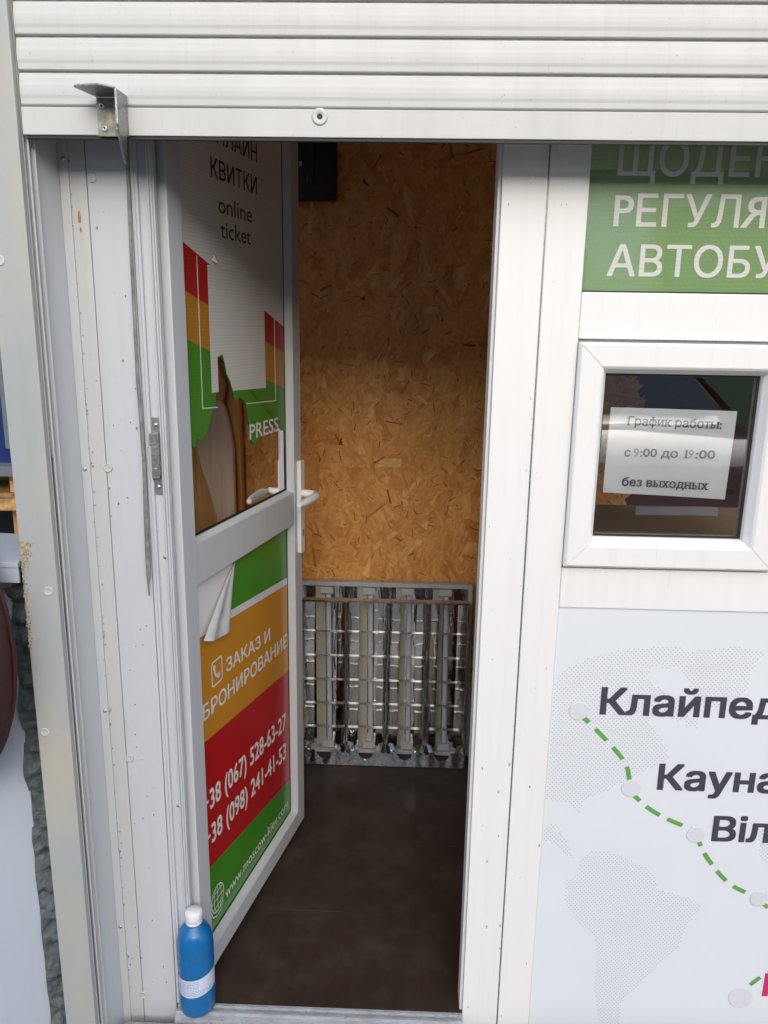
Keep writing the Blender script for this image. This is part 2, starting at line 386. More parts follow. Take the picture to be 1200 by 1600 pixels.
def lettering(mb, body, u0, v0, cap, fn, width=None, weight=0.0, shear=0.0, slope=0.0, xs=1.0, spacing=1.0, serif=False, mi=0, half=.00045):
    """write on a surface: fn(u,v,d)->xyz; cap = capital height; width = total width if given"""
    vs, fs, be = text2d(body, 0.0, spacing); lay = list(_layer)
    x0 = min(v[0] for v in vs); x1 = max(v[0] for v in vs); k = cap / CAPH
    kx = (width / (x1 - x0)) if width else k * xs
    if serif:
        lv = sorted(set(round(v[1], 3) for v in vs))
        extra = []
        for a, b in be:
            pa, pb = vs[a], vs[b]
            if abs(pa[1] - pb[1]) < .002 and .05 < abs(pa[0] - pb[0]) < .2:
                y = pa[1]; l, r = min(pa[0], pb[0]) - .07, max(pa[0], pb[0]) + .07
                if abs(y) < .012: extra.append((l, r, 0, .045))
                elif abs(y - CAPH) < .012: extra.append((l, r, y - .045, y))
                elif .50 < y < .57: extra.append((l, r, y - .04, y))
        for l, r, b_, t_ in extra:
            n = len(vs); vs += [(l, b_), (r, b_), (r, t_), (l, t_)]; fs.append([n, n + 1, n + 2, n + 3]); lay.append(4 + len(lay) % 4)
    out = []; nf = []          # heavier strokes: copies a hair apart sideways and in depth
    ws = [(0, 0)] + ([(weight * 1.3 * math.cos(a), weight * .9 * math.sin(a)) for a in [math.pi / 4 + i * math.pi / 2 for i in range(4)]] if weight else [])
    for ci, (wx, wy) in enumerate(ws):
        for i, f in enumerate(fs):
            n0 = len(out)
            for q in f:
                x, y = vs[q]; u = (x + wx - x0) * kx; v = (y + wy) * k
                out.append(fn(u0 + u + shear * v, v0 + v + slope * u, ci * 5e-5 + (i % 13) * .36e-5))
            nf.append(list(range(n0, n0 + len(f))))
    mb.add(out, nf, mi)
    return u0 + (x1 - x0) * kx
XZ = lambda y: (lambda u, v, d: (u, y - d, v))       # facade planes: depth d towards the street

# ================================================================== GROUND, FLOOR, ROOM
G = MB(); G.box(-60, 60, -60, 60, -.2, 0); struct('ground', G, M['paving'])
b = MB(); b.box(-.60, 2.6, -.42, -.0345, 0.0, .106); struct('step', b, M['concrete'], .008)
b = MB(); b.box(-1.0, 2.6, .0045, 1.3, 0, .108); fl = struct('floor', b, M['dark'])
plank = MB(); plank.box(0, .192, 0, .9, .1085, .12); pm = plank.mesh('plank', M['laminate'], .0008, 1)
cuts = {}
for i in range(-4, 13):
    x = -.14 + i * .1935; y = .0048; off = random.uniform(.25, .85) if i not in (0,) else .55
    if x > 2.3 or x < -1.0: continue
    segs = [(y, y + off), (y + off + .0012, 1.29)] if y + off < 1.29 else [(y, 1.29)]
    for a_, b_ in segs:
        key = round(b_ - a_, 3); q = MB(); q.box(x, x + .1934, a_, b_ + .0008, .1085, .12)
        o = part('plank', q, M['laminate'], fl, .0003, world=False, seg=1)
# strand board back wall
b = MB(); b.box(-1.0, 2.6, 1.19, 1.24, .0, 2.6); wall = struct('wall', b, M['osb_back'])
V, F, TON, UV = [], [], [], []
def flake(cx, cz, L, w, ang, y, tone):
    ca, sa = math.cos(ang), math.sin(ang); tl = random.uniform(-.0009, .0009)
    sk = random.uniform(-.35, .35) * w
    pts = [(-L / 2, -w / 2 + sk), (-L / 2 + w * random.uniform(0, .4), -w / 2), (L / 2 - w * random.uniform(0, .3), -w / 2 * random.uniform(.7, 1)), (L / 2, sk * .5), (L / 2 - w * random.uniform(0, .6), w / 2), (-L / 2 + w * random.uniform(0, .5), w / 2 * random.uniform(.7, 1))]
    o = len(V); u0 = random.uniform(0, 90)
    for a, c in pts:
        V.append((cx + a * ca - c * sa, y + tl * (a / L) * 2 + tl * c / w, cz + a * sa + c * ca)); UV.append((u0 + a * 8, u0 + c * 1.0))
    F.append(list(range(o, o + 6))); TON.append(tone)
rr = random.Random(3)
for layer in range(3):
    for i in range(3300):
        x = rr.uniform(-.7, .75); z = rr.uniform(.1, 2.45)
        L = rr.uniform(.06, .16); w = rr.uniform(.012, .040)
        ang = math.pi / 2 + rr.gauss(0, .55) if rr.random() < .72 else rr.uniform(0, math.pi)
        random.seed(rr.random())
        flake(x, z, L, w, ang, 1.1885 - layer * .0012 - rr.random() * .001, .14 + .86 * min(1, max(0, rr.gauss(.42, .2))))
for i in range(1100):     # thin dark and rust slivers
    x = rr.uniform(-.7, .75); z = rr.uniform(.1, 2.45); random.seed(rr.random())
    flake(x, z, rr.uniform(.008, .034), rr.uniform(.0015, .0042), rr.uniform(0, math.pi), 1.1840, rr.uniform(0, .11))
for i in range(60):
    x = rr.uniform(-.7, .75); z = rr.uniform(.1, 2.45); random.seed(rr.random())
    flake(x, z, rr.uniform(.03, .06), rr.uniform(.004, .009), rr.uniform(0, math.pi), 1.1838, rr.uniform(0, .08))
me = bpy.data.meshes.new('wood_strands'); me.from_pydata(V, [], F)
ca = me.attributes.new('tone', 'FLOAT', 'FACE'); ca.data.foreach_set('value', TON)
ul = me.uv_layers.new(name='grain')
for li, l in enumerate(me.loops): ul.data[li].uv = UV[l.vertex_index]
me.materials.append(M['strand']); o = bpy.data.objects.new('wood_strands', me); COL.objects.link(o); o.parent = wall; o['kind'] = 'stuff'
o['label'] = 'overlapping honey brown wood strands of the board'
random.seed(11)
# inner shell of the kiosk
b = MB(); b.box(-.79, -.76, .064, 1.186, .0, 2.6); lw = struct('side_wall', b, M['wood'])
b = MB(); b.box(2.6, 2.65, -.3, 1.24, 0, 2.6); struct('side_wall', b, M['inwall'])
b = MB(); b.box(-1.0, 2.65, .064, 1.24, 2.45, 2.5); struct('ceiling', b, M['ceil'])
b = MB(); b.box(-1.05, 2.7, -.35, 1.5, 2.75, 2.83); struct('roof', b, M['roofmat'])
b = MB(); b.box(-1.05, 2.7, 1.3, 1.5, 0, 2.745); struct('outer_wall', b, M['roofmat'])

# ================================================================== LEFT TRIM
t = thing('shutter_guide_rail', 'tall off-white guide post left of the doorway with round caps and a yellowed edge', 'guide rail', (-.658, -.1, 0))
b = MB(); b.box(-.690, -.627, -.112, -.098, .02, 2.75); part('front_plate', b, M['pvc_yellow'], t, .0012)
b = MB(); b.box(-.686, -.668, -.0975, -.0, .02, 2.75); part('side_plate', b, M['pvc_yellow'], t, .001)
b = MB(); b.box(-.632, -.6265, -.0975, -.094, .02, 2.75); b.box(-.6245, -.6215, -.0905, -.0875, .02, 2.75); part('slot_lip', b, M['reveal'], t, .0006)
b = MB(); b.box(-.640, -.6255, -.0875, -.078, 1.385, 2.75); part('brush_seal', b, M['brush'], t)
b = MB(); b.box(-.646, -.640, -.094, -.074, .02, 2.75); part('slot_bottom', b, M['dark'], t)
b = MB(); b.box(-.635, -.619, -.0745, -.070, .02, 2.75); part('rear_lip', b, M['reveal'], t, .0006)
capm = MB(); capm.lathe([(0, -.0012), (.0064, -.0012), (.0074, -.0018), (.0084, -.0014), (.0087, 0), (.0087, .002)], (0, 0, 0), 'y', 20); cap_me = capm.mesh('screw_cap', M['cap'])
for x, z in ((-.676, 1.715), (-.6445, 1.141), (-.676, .856)): piece('screw_cap', cap_me, t, (x, -.112, z))
b = MB()
rr = random.Random(5)
for i in range(300):
    q = rr.random()
    if q < .55: z = 1.232 - abs(rr.gauss(0, .022)); x = -.690 + abs(rr.gauss(0, .009))
    else: z = rr.uniform(1.02, 1.20); x = -.690 + abs(rr.gauss(0, .0035))
    r_ = rr.uniform(.0008, .0028); a0 = rr.random() * 6
    b.lathe([(0, -r_ * .6), (r_ * rr.uniform(.4, .9), -r_ * .5), (r_, .0003)], (x, -.1121, z), 'y', 5, 0, False)
part('foam_residue', b, M['foam_pale'], t, label='crumbly yellow-brown foam stuck to the edge')

t = thing('reveal_cladding', 'white metal and plastic cladding strips with rivets between guide post and door frame', 'cladding', (-.56, 0, 0))
b = MB(); b.add([(-.627, -.070, .02), (-.6125, -.003, .02), (-.6125, -.003, 2.75), (-.627, -.070, 2.75)], [(0, 1, 2, 3)])
b.add([(-.629, -.070, .02), (-.6145, -.001, .02), (-.6145, -.001, 2.75), (-.629, -.070, 2.75)], [(0, 1, 2, 3)])
part('reveal_sheet', b, M['reveal'], t)
b = MB(); b.box(-.6124, -.5958, -.0045, .03, .02, 2.75); part('angle_strip', b, M['reveal'], t, .001)
b = MB(); b.box(-.5956, -.5662, -.0025, .03, .02, 2.75); part('cream_strip', b, M['cream'], t, .0008)
b = MB(); b.box(-.5652, -.4905, -.002, .03, .02, 2.75); part('wide_board', b, M['pvc_shaded'], t, .0015)
for x, z in ((-.556, 1.863), (-.562, 1.351), (-.559, .739), (-.564, .143)): piece('screw_cap', cap_me, t, (x, -.0035, z))
rv = MB(); rv.lathe([(0, -.003), (.0028, -.0026), (.0042, -.0012), (.0046, 0), (.0046, .002)], (0, 0, 0), 'y', 14); rv_me = rv.mesh('rivet', M['steel'])
for x, z in ((-.6035, 1.892), (-.606, 1.348), (-.6025, .846), (-.6045, .325)): piece('rivet', rv_me, t, (x, -.0045, z))
# chips of lost paint along the strip edge
rr = random.Random(9)
rust = plain('rust_orange', (.42, .20, .05), .8, bump=.6, bscale=300, var=.6)
for x, z, w, h in ((-.583, 1.797, .0035, .014), (-.582, 1.776, .002, .005)):
    b = MB()
    pts = [(x + w * math.cos(a) * rr.uniform(.6, 1), z + h * math.sin(a) * rr.uniform(.7, 1)) for a in [i * math.pi / 5 for i in range(10)]]
    b.prism(pts, XZ(-.0030), -.0005, .0003); part('paint_chip', b, rust, t)
b = MB()
for i in range(120):
    z = rr.uniform(.15, 1.9); x = -.5935 + rr.gauss(0, .0022) if rr.random() < .6 else rr.uniform(-.60, -.50); h = rr.uniform(.0006, .003)
    pts = [(x + h * .5 * math.cos(a) * rr.uniform(.5, 1), z + h * math.sin(a) * rr.uniform(.6, 1)) for a in [i_ * math.pi / 3 for i_ in range(6)]]
    b.prism(pts, XZ(-.0047), -.003, .0002)
part('scuff', b, M['zinc'], t, label='small dark nicks and scuffs', kind='stuff')

# rubber strip hanging along the door frame
rs = [(-.4915, -.006, 1.98), (-.4905, -.008, 1.90), (-.4925, -.008, 1.73), (-.4935, -.009, 1.53), (-.4900, -.010, 1.367), (-.4925, -.010, 1.268), (-.4935, -.009, 1.192), (-.4945, -.010, 1.14)]
b = MB(); b.tube(rs, [.0028, .0026, .0030, .0034, .0038, .0042, .0052, .0046], 8, flat=.45)
b.tube([(-.4945, -.010, 1.145), (-.4955, -.0105, 1.125), (-.4955, -.0105, 1.100)], [.0042, .0020, .0016], 6, flat=.6)
o = part('rubber_strip', b, M['rubber']); o['label'] = 'loose grey rubber sealing strip hanging down beside the door frame'; o['category'] = 'sealing strip'

# ================================================================== DOOR FRAME
t = thing('door_frame', 'white plastic door frame with grooved left jamb around the open doorway', 'door frame', (-.16, 0, .085))
prof = [(-.4895, 0), (-.484, 0), (-.4835, .003), (-.479, .003), (-.4785, .011), (-.4635, .012), (-.463, .006), (-.460, .005), (-.4595, .010), (-.4565, .011), (-.456, .0145), (-.4535, .015), (-.453, .030), (-.500, .031), (-.500, .062), (-.53, .062), (-.53, .0325), (-.4895, .0325)]
def vext(b, prof, z0, z1, mi=0):
    return b.prism(prof, lambda u, v, d: (u, v, d), z0, z1, mi)
b = MB(); vext(b, prof, .121, 2.35); part('left_jamb', b, M['pvc_shaded'], t, .0008)
b = MB(); b.box(.1555, .2325, 0, .062, .02, 2.35); b.box(.1495, .1555, .0125, .062, .1205, 2.35); part('right_jamb', b, M['pvc'], t, .0018)
b = MB(); b.box(-.4895, .2325, .0, .062, 2.3505, 2.44); part('head', b, M['pvc'], t, .0015)
b = MB(); b.prism([(-.034, .0855), (-.034, .111), (-.022, .115), (-.020, .1205), (-.0125, .1205), (-.0115, .117), (-.004, .1175), (-.003, .1215), (.0035, .1215), (.0042, .1085), (.0042, .0855)], lambda u, v, d: (d, u, v), -.486, .155)
part('threshold', b, M['thresh'], t, .0006)
# strike plate
b = MB(); b.box(-.4775, -.4645, .0085, .0115, 1.416, 1.447); b.box(-.4775, -.4645, .0085, .0115, 1.299, 1.330)
b.box(-.482, -.4655, .001, .0105, 1.394, 1.418); b.box(-.4795, -.4655, -.0005, .0105, 1.331, 1.394); b.box(-.4885, -.481, .004, .007, 1.349, 1.3965); b.box(-.4655, -.4635, -.003, .0105, 1.336, 1.416)
b.box(-.4775, -.4675, -.002, .001, 1.338, 1.352)
sp_ = part('strike_plate', b, M['zinc'], t, .0007)
for z in (1.4325, 1.3135): b = MB(); b.lathe([(0, -.0022), (.003, -.002), (.0045, -.0005), (.0045, .002)], (-.471, .0085, z), 'y', 14); part('screw', b, M['steel'], sp_)
b = MB(); b.box(-.4745, -.4685, -.0012, .0, 1.366, 1.370); part('latch_mark', b, M['steel'], sp_)
for z in (1.172, .62): b = MB(); b.lathe([(0, -.001), (.003, -.001), (.004, .001)], (-.4675, .0115, z), 'y', 10); part('screw_head', b, M['zinc'], t)

# ================================================================== OPEN DOOR
A = R(13.3); DIR = Vector((math.sin(A), math.cos(A), 0)); NRM = Vector((math.cos(A), -math.sin(A), 0))
door = thing('glazed_door', 'white plastic door standing open inwards, torn advertising film on its glass and lower panel', 'door', (-.437, .033, .12), R(90 - 13.3))
ZB = .12
LD = lambda t: (lambda u, v, d: (u, -(t + d), v - ZB))          # local: s along door, z world, t outwards
def dpart(name, mb, mat, parent=None, **k): return part(name, mb, mat, parent or door, world=False, **k)
def dpoly(mb, pts, t, mi=0, th=.0003): mb.prism(pts, LD(t), -th, th, mi)
W0, W1, H0, H1 = .0, .65, .14, 2.2
so_, th_ = .052, .06
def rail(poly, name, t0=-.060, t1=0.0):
    b = MB(); b.prism(poly, LD(0), t0, t1); return dpart(name, b, M['pvc_shaded'], bevel=.002)
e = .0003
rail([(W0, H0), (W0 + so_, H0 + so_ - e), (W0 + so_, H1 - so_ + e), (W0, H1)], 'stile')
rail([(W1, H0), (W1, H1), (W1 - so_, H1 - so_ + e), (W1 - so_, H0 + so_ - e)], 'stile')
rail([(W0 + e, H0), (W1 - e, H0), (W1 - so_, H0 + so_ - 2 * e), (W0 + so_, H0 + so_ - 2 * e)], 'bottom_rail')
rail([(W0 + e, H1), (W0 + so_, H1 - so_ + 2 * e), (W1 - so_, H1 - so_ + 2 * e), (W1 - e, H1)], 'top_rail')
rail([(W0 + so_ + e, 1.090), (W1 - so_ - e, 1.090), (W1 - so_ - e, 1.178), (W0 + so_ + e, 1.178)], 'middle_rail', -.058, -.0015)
# glazing beads (sloped)
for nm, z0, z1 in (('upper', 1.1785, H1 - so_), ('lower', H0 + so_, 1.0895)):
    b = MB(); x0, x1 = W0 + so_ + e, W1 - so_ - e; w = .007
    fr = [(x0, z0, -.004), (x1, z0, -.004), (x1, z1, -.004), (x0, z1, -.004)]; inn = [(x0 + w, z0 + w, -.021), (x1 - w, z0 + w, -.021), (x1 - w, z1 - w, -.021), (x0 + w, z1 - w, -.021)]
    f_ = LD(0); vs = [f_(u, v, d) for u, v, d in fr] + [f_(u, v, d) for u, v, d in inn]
    b.add(vs, [(0, 1, 5, 4), (1, 2, 6, 5), (2, 3, 7, 6), (3, 0, 4, 7)]); dpart('glazing_bead', b, M['pvc_shaded'])
    b = MB(); g_ = .003
    for q in ((x0 + w, x1 - w, z0 + w, z0 + w + g_), (x0 + w, x1 - w, z1 - w - g_, z1 - w), (x0 + w, x0 + w + g_, z0 + w, z1 - w), (x1 - w - g_, x1 - w, z0 + w, z1 - w)):
        b.prism([(q[0], q[2]), (q[1], q[2]), (q[1], q[3]), (q[0], q[3])], LD(-.0208), 0, .0015 if q[1] - q[0] > .01 else .0012)
    dpart('gasket', b, M['black'])
gx0, gx1 = W0 + so_ + .004, W1 - so_ - .004
b = MB(); b.prism([(gx0, 1.182), (gx1, 1.182), (gx1, H1 - so_), (gx0, H1 - so_)], LD(-.0245), -.002, .002)
pane = dpart('glass_pane', b, M['glass'])
b = MB(); b.prism([(gx0, H0 + so_), (gx1, H0 + so_), (gx1, 1.088), (gx0, 1.088)], LD(-.032), -.010, .010); panel = dpart('lower_panel', b, M['pvc'])
# --- upper film: layers of flat print
T1 = -.0210
def lerp(a, b_, k): return a + (b_ - a) * k
lx0, lx1 = .0625, .5875
def line(z_at09, slope): return lambda s: z_at09 + slope * (s - .09)
redtop = line(1.771, -.31); redbot = line(1.681, -.262); orbot = line(1.588, -.262)
b = MB()
# white field down to the coloured stripes
dpoly(b, [(lx0, redtop(lx0)), (lx1, redtop(lx1)), (lx1, H1 - so_ - .008), (lx0, H1 - so_ - .008)], T1, 0)
dpoly(b, [(lx0, redbot(lx0)), (lx1, redbot(lx1)), (lx1, redtop(lx1)), (lx0, redtop(lx0))], T1, 1)
dpoly(b, [(lx0, orbot(lx0)), (lx1, orbot(lx1)), (lx1, redbot(lx1)), (lx0, redbot(lx0))], T1, 2)
# green, torn ragged along its lower edge with a tall tongue torn away
rr = random.Random(21)
def rag(pts, amp=.0010, n=3):
    out = []
    for (a, c), (d_, e_) in zip(pts[:-1], pts[1:]):
        out.append((a, c))
        for k in range(1, n): out.append((lerp(a, d_, k / n) + rr.uniform(-amp, amp), lerp(c, e_, k / n) + rr.uniform(-amp, amp)))
    out.append(pts[-1]); return out
leftg = [(lx0, orbot(lx0))] + rag([(lx0, 1.392), (.082, 1.390), (.097, 1.369), (.108, 1.375), (.112, 1.389), (.140, 1.384), (.160, 1.400), (.178, 1.430), (.196, 1.452), (.205, 1.476)]) + [(.2051, orbot(.205))]
dpoly(b, leftg, T1, 3)
midg = [(.2052, orbot(.2052)), (.2052, 1.4765)] + rag([(.2052, 1.4765), (.198, 1.492), (.202, 1.508), (.214, 1.515)]) + [(.2141, orbot(.2141))]
rightg = [(.2142, orbot(.2142)), (.2142, 1.548)] + rag([(.2142, 1.548), (.238, 1.554), (.246, 1.538), (.255, 1.512), (.270, 1.496), (.286, 1.468), (.293, 1.452), (.318, 1.456), (.338, 1.450), (.352, 1.430), (.361, 1.404), (.372, 1.368), (.374, 1.347), (.392, 1.338), (.418, 1.344), (.428, 1.352), (.440, 1.372), (.455, 1.386), (.485, 1.384), (.52, 1.372), (.548, 1.362), (.566, 1.350), (lx1, 1.345)]) + [(lx1, orbot(lx1))]
dpoly(b, rightg, T1, 3)
film = dpart('window_film', b, [M['p_white'], M['p_red'], M['p_orange'], M['p_green']], label='torn perforated film in white, red, orange and green')
# white square printed over the stripes (left blank)
b = MB(); sq = [(.184, 1.737), (.184, 1.4765), (.214, 1.4765), (.214, 1.550), (.238, 1.556), (.248, 1.538), (.257, 1.512), (.272, 1.496), (.284, 1.474), (.466, 1.468), (.466, 1.732)]
dpoly(b, sq, T1 + .0007, 0, .0002); dpart('white_square', b, M['p_text'], film)
b = MB()
for q in (((.1405, 1.751), (.1405, 1.4475)), ((.1405, 1.4475), (.208, 1.4440)), ((.352, 1.4385), (.527, 1.4315)), ((.527, 1.4315), (.527, 1.636))):
    (a, c), (d_, e_) = q; w = .0011
    if abs(a - d_) < 1e-6: dpoly(b, [(a - w, c), (a + w, c), (a + w, e_), (a - w, e_)], T1 + .0007, 0, .0002)
    else: dpoly(b, [(a + w, c - w), (d_ - w, e_ - w), (d_ - w, e_ + w), (a + w, c + w)], T1 + .0007, 0, .0002)
dpart('thin_outline', b, M['print_white'], film)
b = MB(); L1 = LD(T1 + .0007)
lettering(b, 'ОНЛАЙН', .198, 1.980, .040, L1, width=.244, weight=.010)
lettering(b, 'КВИТКИ', .212, 1.911, .038, L1, width=.226, weight=.012)
lettering(b, 'online', .241, 1.846, .036, L1, width=.166, weight=.004)
lettering(b, 'ticket', .248, 1.797, .036, L1, width=.150, weight=.004)
dpart('lettering', b, M['ink'], film, label='dark words reading ticket information')
b = MB(); lettering(b, 'PRESS', .366, 1.352, .038, L1, width=.176, weight=.012); dpart('lettering', b, M['print_white'], film, label='pale letters at the torn lower edge')
b = MB(); f_ = LD(T1 + .0012)   # loose tape flap
b.add([f_(.200, 1.747, 0), f_(.216, 1.749, 0), f_(.219, 1.758, .003), f_(.203, 1.760, .005), f_(.212, 1.742, .008)], [(0, 1, 2, 3), (3, 2, 4), (0, 3, 4)]); dpart('tape_scrap', b, M['f_white'], film)
# --- lower film
T2 = -.0212; px0, px1 = .0605, .5895
g2 = line(.978, -.084); w2 = line(.958, -.082); o2 = line(.7045, -.096); r2_ = line(.378, -.146)
b = MB(); top = 1.0815
dpoly(b, [(.207, g2(.207)), (px1, g2(px1)), (px1, top), (.262, top), (.250, 1.06), (.228, 1.02)], T2, 3)
dpoly(b, [(.204, w2(.204)), (px1, w2(px1)), (px1, g2(px1)), (.207, g2(.207))], T2, 0)
dpoly(b, [(px0, o2(px0)), (px1, o2(px1)), (px1, w2(px1)), (.204, w2(.204)), (.150, .952), (px0, .958)], T2, 2)
dpoly(b, [(px0, r2_(px0)), (px1, r2_(px1)), (px1, o2(px1)), (px0, o2(px0))], T2, 1)
dpoly(b, [(px0, .200), (px1, .200), (px1, r2_(px1)), (px0, r2_(px0))], T2, 3)
film2 = dpart('panel_film', b, [M['f_white'], M['f_red'], M['f_orange'], M['f_green']], label='striped green, orange and red vinyl with contact lettering')
b = MB(); L2 = LD(T2 + .0007)
lettering(b, 'ЗАКАЗ И', .206, .823, .034, L2, width=.256, weight=.016, slope=-.085)
lettering(b, 'БРОНИРОВАНИЕ', .088, .757, .038, L2, width=.492, weight=.014, slope=-.045)
lettering(b, '+38 (067) 528-63-27', .068, .529, .052, L2, width=.494, weight=.020, slope=-.082, spacing=1.02)
lettering(b, '+38 (098) 241-41-53', .070, .438, .052, L2, width=.488, weight=.020, slope=-.086, spacing=1.02)
lettering(b, 'www.moscow-kiev.com', .160, .236, .030, L2, width=.408, weight=.004, slope=-.022)
# telephone icon
def ring_poly(b, pts_out, pts_in, f, mi=0):
    n = len(pts_out); vs = [f(u, v, 0) for u, v in pts_out] + [f(u, v, 0) for u, v in pts_in]
    b.add(vs, [(i, (i + 1) % n, n + (i + 1) % n, n + i) for i in range(n)], mi)
def rrect(cx, cz, w, h, r, n=5):
    out = []
    for sx, sz, a0 in ((1, 1, 0), (-1, 1, 90), (-1, -1, 180), (1, -1, 270)):
        for k in range(n): a = R(a0 + 90 * k / (n - 1)); out.append((cx + sx * (w / 2 - r) + r * math.cos(a), cz + sz * (h / 2 - r) + r * math.sin(a)))
    return out
ring_poly(b, rrect(.160, .846, .054, .062, .010), rrect(.160, .846, .046, .054, .007), L2)
arc = [(.160 + .006 + .020 * math.cos(R(a)), .846 + .008 + .024 * math.sin(R(a))) for a in range(165, 286, 12)]
arc2 = [(.160 + .006 + .013 * math.cos(R(a)), .846 + .008 + .017 * math.sin(R(a))) for a in range(165, 286, 12)]
b.add([L2(u, v, 0) for u, v in arc] + [L2(u, v, 0) for u, v in arc2], [(i, i + 1, len(arc) + i + 1, len(arc) + i) for i in range(len(arc) - 1)])
for (cx, cz) in ((.1475, .860), (.168, .834)): b.add([L2(u, v, 0) for u, v in rrect(cx, cz, .011, .014, .004)], [list(range(20))])
# globe icon
gc = (.121, .272); gr = .036
cir = lambda r_, n=24: [(gc[0] + r_ * .92 * math.cos(2 * math.pi * i / n), gc[1] + r_ * math.sin(2 * math.pi * i / n)) for i in range(n)]
ring_poly(b, cir(gr), cir(gr - .0035), L2)
def stroke(b, pts, w, f):
    vs = []
    for i, (u, v) in enumerate(pts):
        a = pts[max(i - 1, 0)]; c = pts[min(i + 1, len(pts) - 1)]; t_ = Vector((c[0] - a[0], c[1] - a[1])).normalized()
        vs += [f(u - t_.y * w, v + t_.x * w, 0), f(u + t_.y * w, v - t_.x * w, 0)]
    b.add(vs, [(2 * i, 2 * i + 1, 2 * i + 3, 2 * i + 2) for i in range(len(pts) - 1)])
for k in (-.55, 0, .55): stroke(b, [(gc[0] + gr * .92 * k * math.cos(R(a)), gc[1] + gr * .97 * math.sin(R(a))) for a in range(-85, 86, 17)], .0011, L2)
for k in (-.5, 0, .5): w_ = gr * .88 * math.sqrt(1 - k * k); stroke(b, [(gc[0] - w_, gc[1] + gr * k), (gc[0], gc[1] + gr * k - .003 * (1 if k < 0 else -1) * abs(k)), (gc[0] + w_, gc[1] + gr * k)], .0011, L2)
stroke(b, [(gc[0] - .034, gc[1] - .016), (gc[0] - .026, gc[1] - .036), (gc[0] - .008, gc[1] - .046), (gc[0] + .012, gc[1] - .044), (gc[0] + .03, gc[1] - .03)], .0016, L2)
dpart('lettering', b, M['print_white'], film2, label='white words, telephone numbers, telephone and globe signs')
# curled corner of the vinyl
b = MB(); NU, NV = 12, 14; f_ = LD(T2 + .0012); vs = []
for i in range(NU + 1):
    u = i / NU
    for j in range(NV + 1):
        v = j / NV
        a = Vector((lerp(.262, .215, v) , lerp(1.080, .938, v)))           # fold line (right edge)
        c = Vector((lerp(.255, .075, v ** .9), lerp(1.076, .957, v)))      # free edge sagging left
        p = a.lerp(c, u)
        p.y -= .022 * math.sin(math.pi * u) * v * .5
        d = .003 + .013 * v * (math.sin(math.pi * u) ** .8) + .010 * v * u + .006 * v * math.sin(u * 9)
        vs.append(f_(p.x, p.y, d))
b.add(vs, [(i * (NV + 1) + j, (i + 1) * (NV + 1) + j, (i + 1) * (NV + 1) + j + 1, i * (NV + 1) + j + 1) for i in range(NU) for j in range(NV)], 0, True)
dpart('curled_corner', b, M['curl'], film2, label='peeled vinyl corner folded over, grey-white back')
# handle: plates and levers outside and inside
for sgn, t0 in ((1, 0.0), (-1, -.060)):
    b = MB(); pl_ = rrect(.632, 1.130, .029, .262, .006); b.prism(pl_, LD(t0), 0, .011 * sgn) ; hp = dpart('handle_plate', b, M['handle'], bevel=.0015)
    f_ = LD(t0); zc = 1.170
    pts = [f_(.632, zc, .008 * sgn), f_(.632, zc, .030 * sgn), f_(.630, zc, .044 * sgn), f_(.620, zc - .001, .055 * sgn), f_(.604, zc - .002, .058 * sgn), f_(.570, zc - .003, .056 * sgn), f_(.530, zc - .004, .052 * sgn), f_(.508, zc - .004, .048 * sgn)]
    b = MB(); b.tube(pts, [.0115, .0105, .0100, .0105, .0110, .0105, .0095, .0070], 14); dpart('lever', b, M['handle'], hp)
    b = MB(); b.prism(rrect(.632, 1.058, .010, .022, .0045), LD(t0), .010 * sgn, .0125 * sgn); dpart('key_hole', b, M['zinc'], hp)

# smooth brown panel and a pale pointed board added out of view for their reflection in the door glass
t = thing('wood_panel', 'smooth brown wooden panel right inside the room, mirrored in the door glass', 'panel', (.42, 1.17, .12))
b = MB(); b.box(.262, .62, 1.150, 1.168, .1205, 1.62); part('panel_board', b, M['wood'], t, .002)
t = thing('pointed_board', 'pale pinkish board with a pointed top, mirrored in the torn part of the door glass', 'board', (.36, 1.12, .12))
b = MB(); b.prism([(.275, .125), (.268, .90), (.272, 1.18), (.300, 1.31), (.322, 1.36), (.366, 1.37), (.386, 1.31), (.437, 1.18), (.425, 1.12), (.350, .92), (.345, .125)], lambda u, v, d: (u, 1.112 + (v - .12) * .018 - d, v), 0, .014); part('board_face', b, M['board'], t, .002)
b = MB(); b.prism([(.300, 1.355), (.375, 1.355), (.385, 1.42), (.362, 1.48), (.340, 1.52), (.318, 1.48), (.290, 1.42)], lambda u, v, d: (u, 1.094 + (v - .12) * .018 - d, v), 0, .012); part('grip', b, M['wood'], t, .003)

# ================================================================== ROLLER SHUTTER
sh = thing('roller_shutter', 'off-white ribbed roller shutter pulled up above the doorway', 'roller shutter', (.9, -.1, 1.905))
XL, XR = -.6235, 2.58
sprof = [(-.1005, .0030), (-.1008, .011), (-.1017, .016), (-.1019, .023), (-.1016, .030), (-.1008, .035), (-.1001, .041), (-.0985, .0480), (-.0935, .0480), (-.0935, .0005), (-.0955, .0005), (-.0985, .0012)]
sm_ = MB(); sm_.prism(sprof, lambda u, v, d: (d, u, v), XL, XR); sl_me = sm_.mesh('slat', M['slat'], .0006, 1); sl_me.transform(sh.matrix_basis.inverted())
for i in range(16):
    o = bpy.data.objects.new('slat', sl_me); COL.objects.link(o); o.parent = sh; o.location = (0, 0, 1.951 + i * .0502)
b = MB(); b.box(XL - .004, XR, -.096, -.0945, 1.951, 2.74); part('joint_web', b, M['rubber'], sh)
b = MB(); b.box(XL, XR, -.1025, -.091, 1.9085, 1.9495); part('bottom_bar', b, M['slat'], sh, .0012)
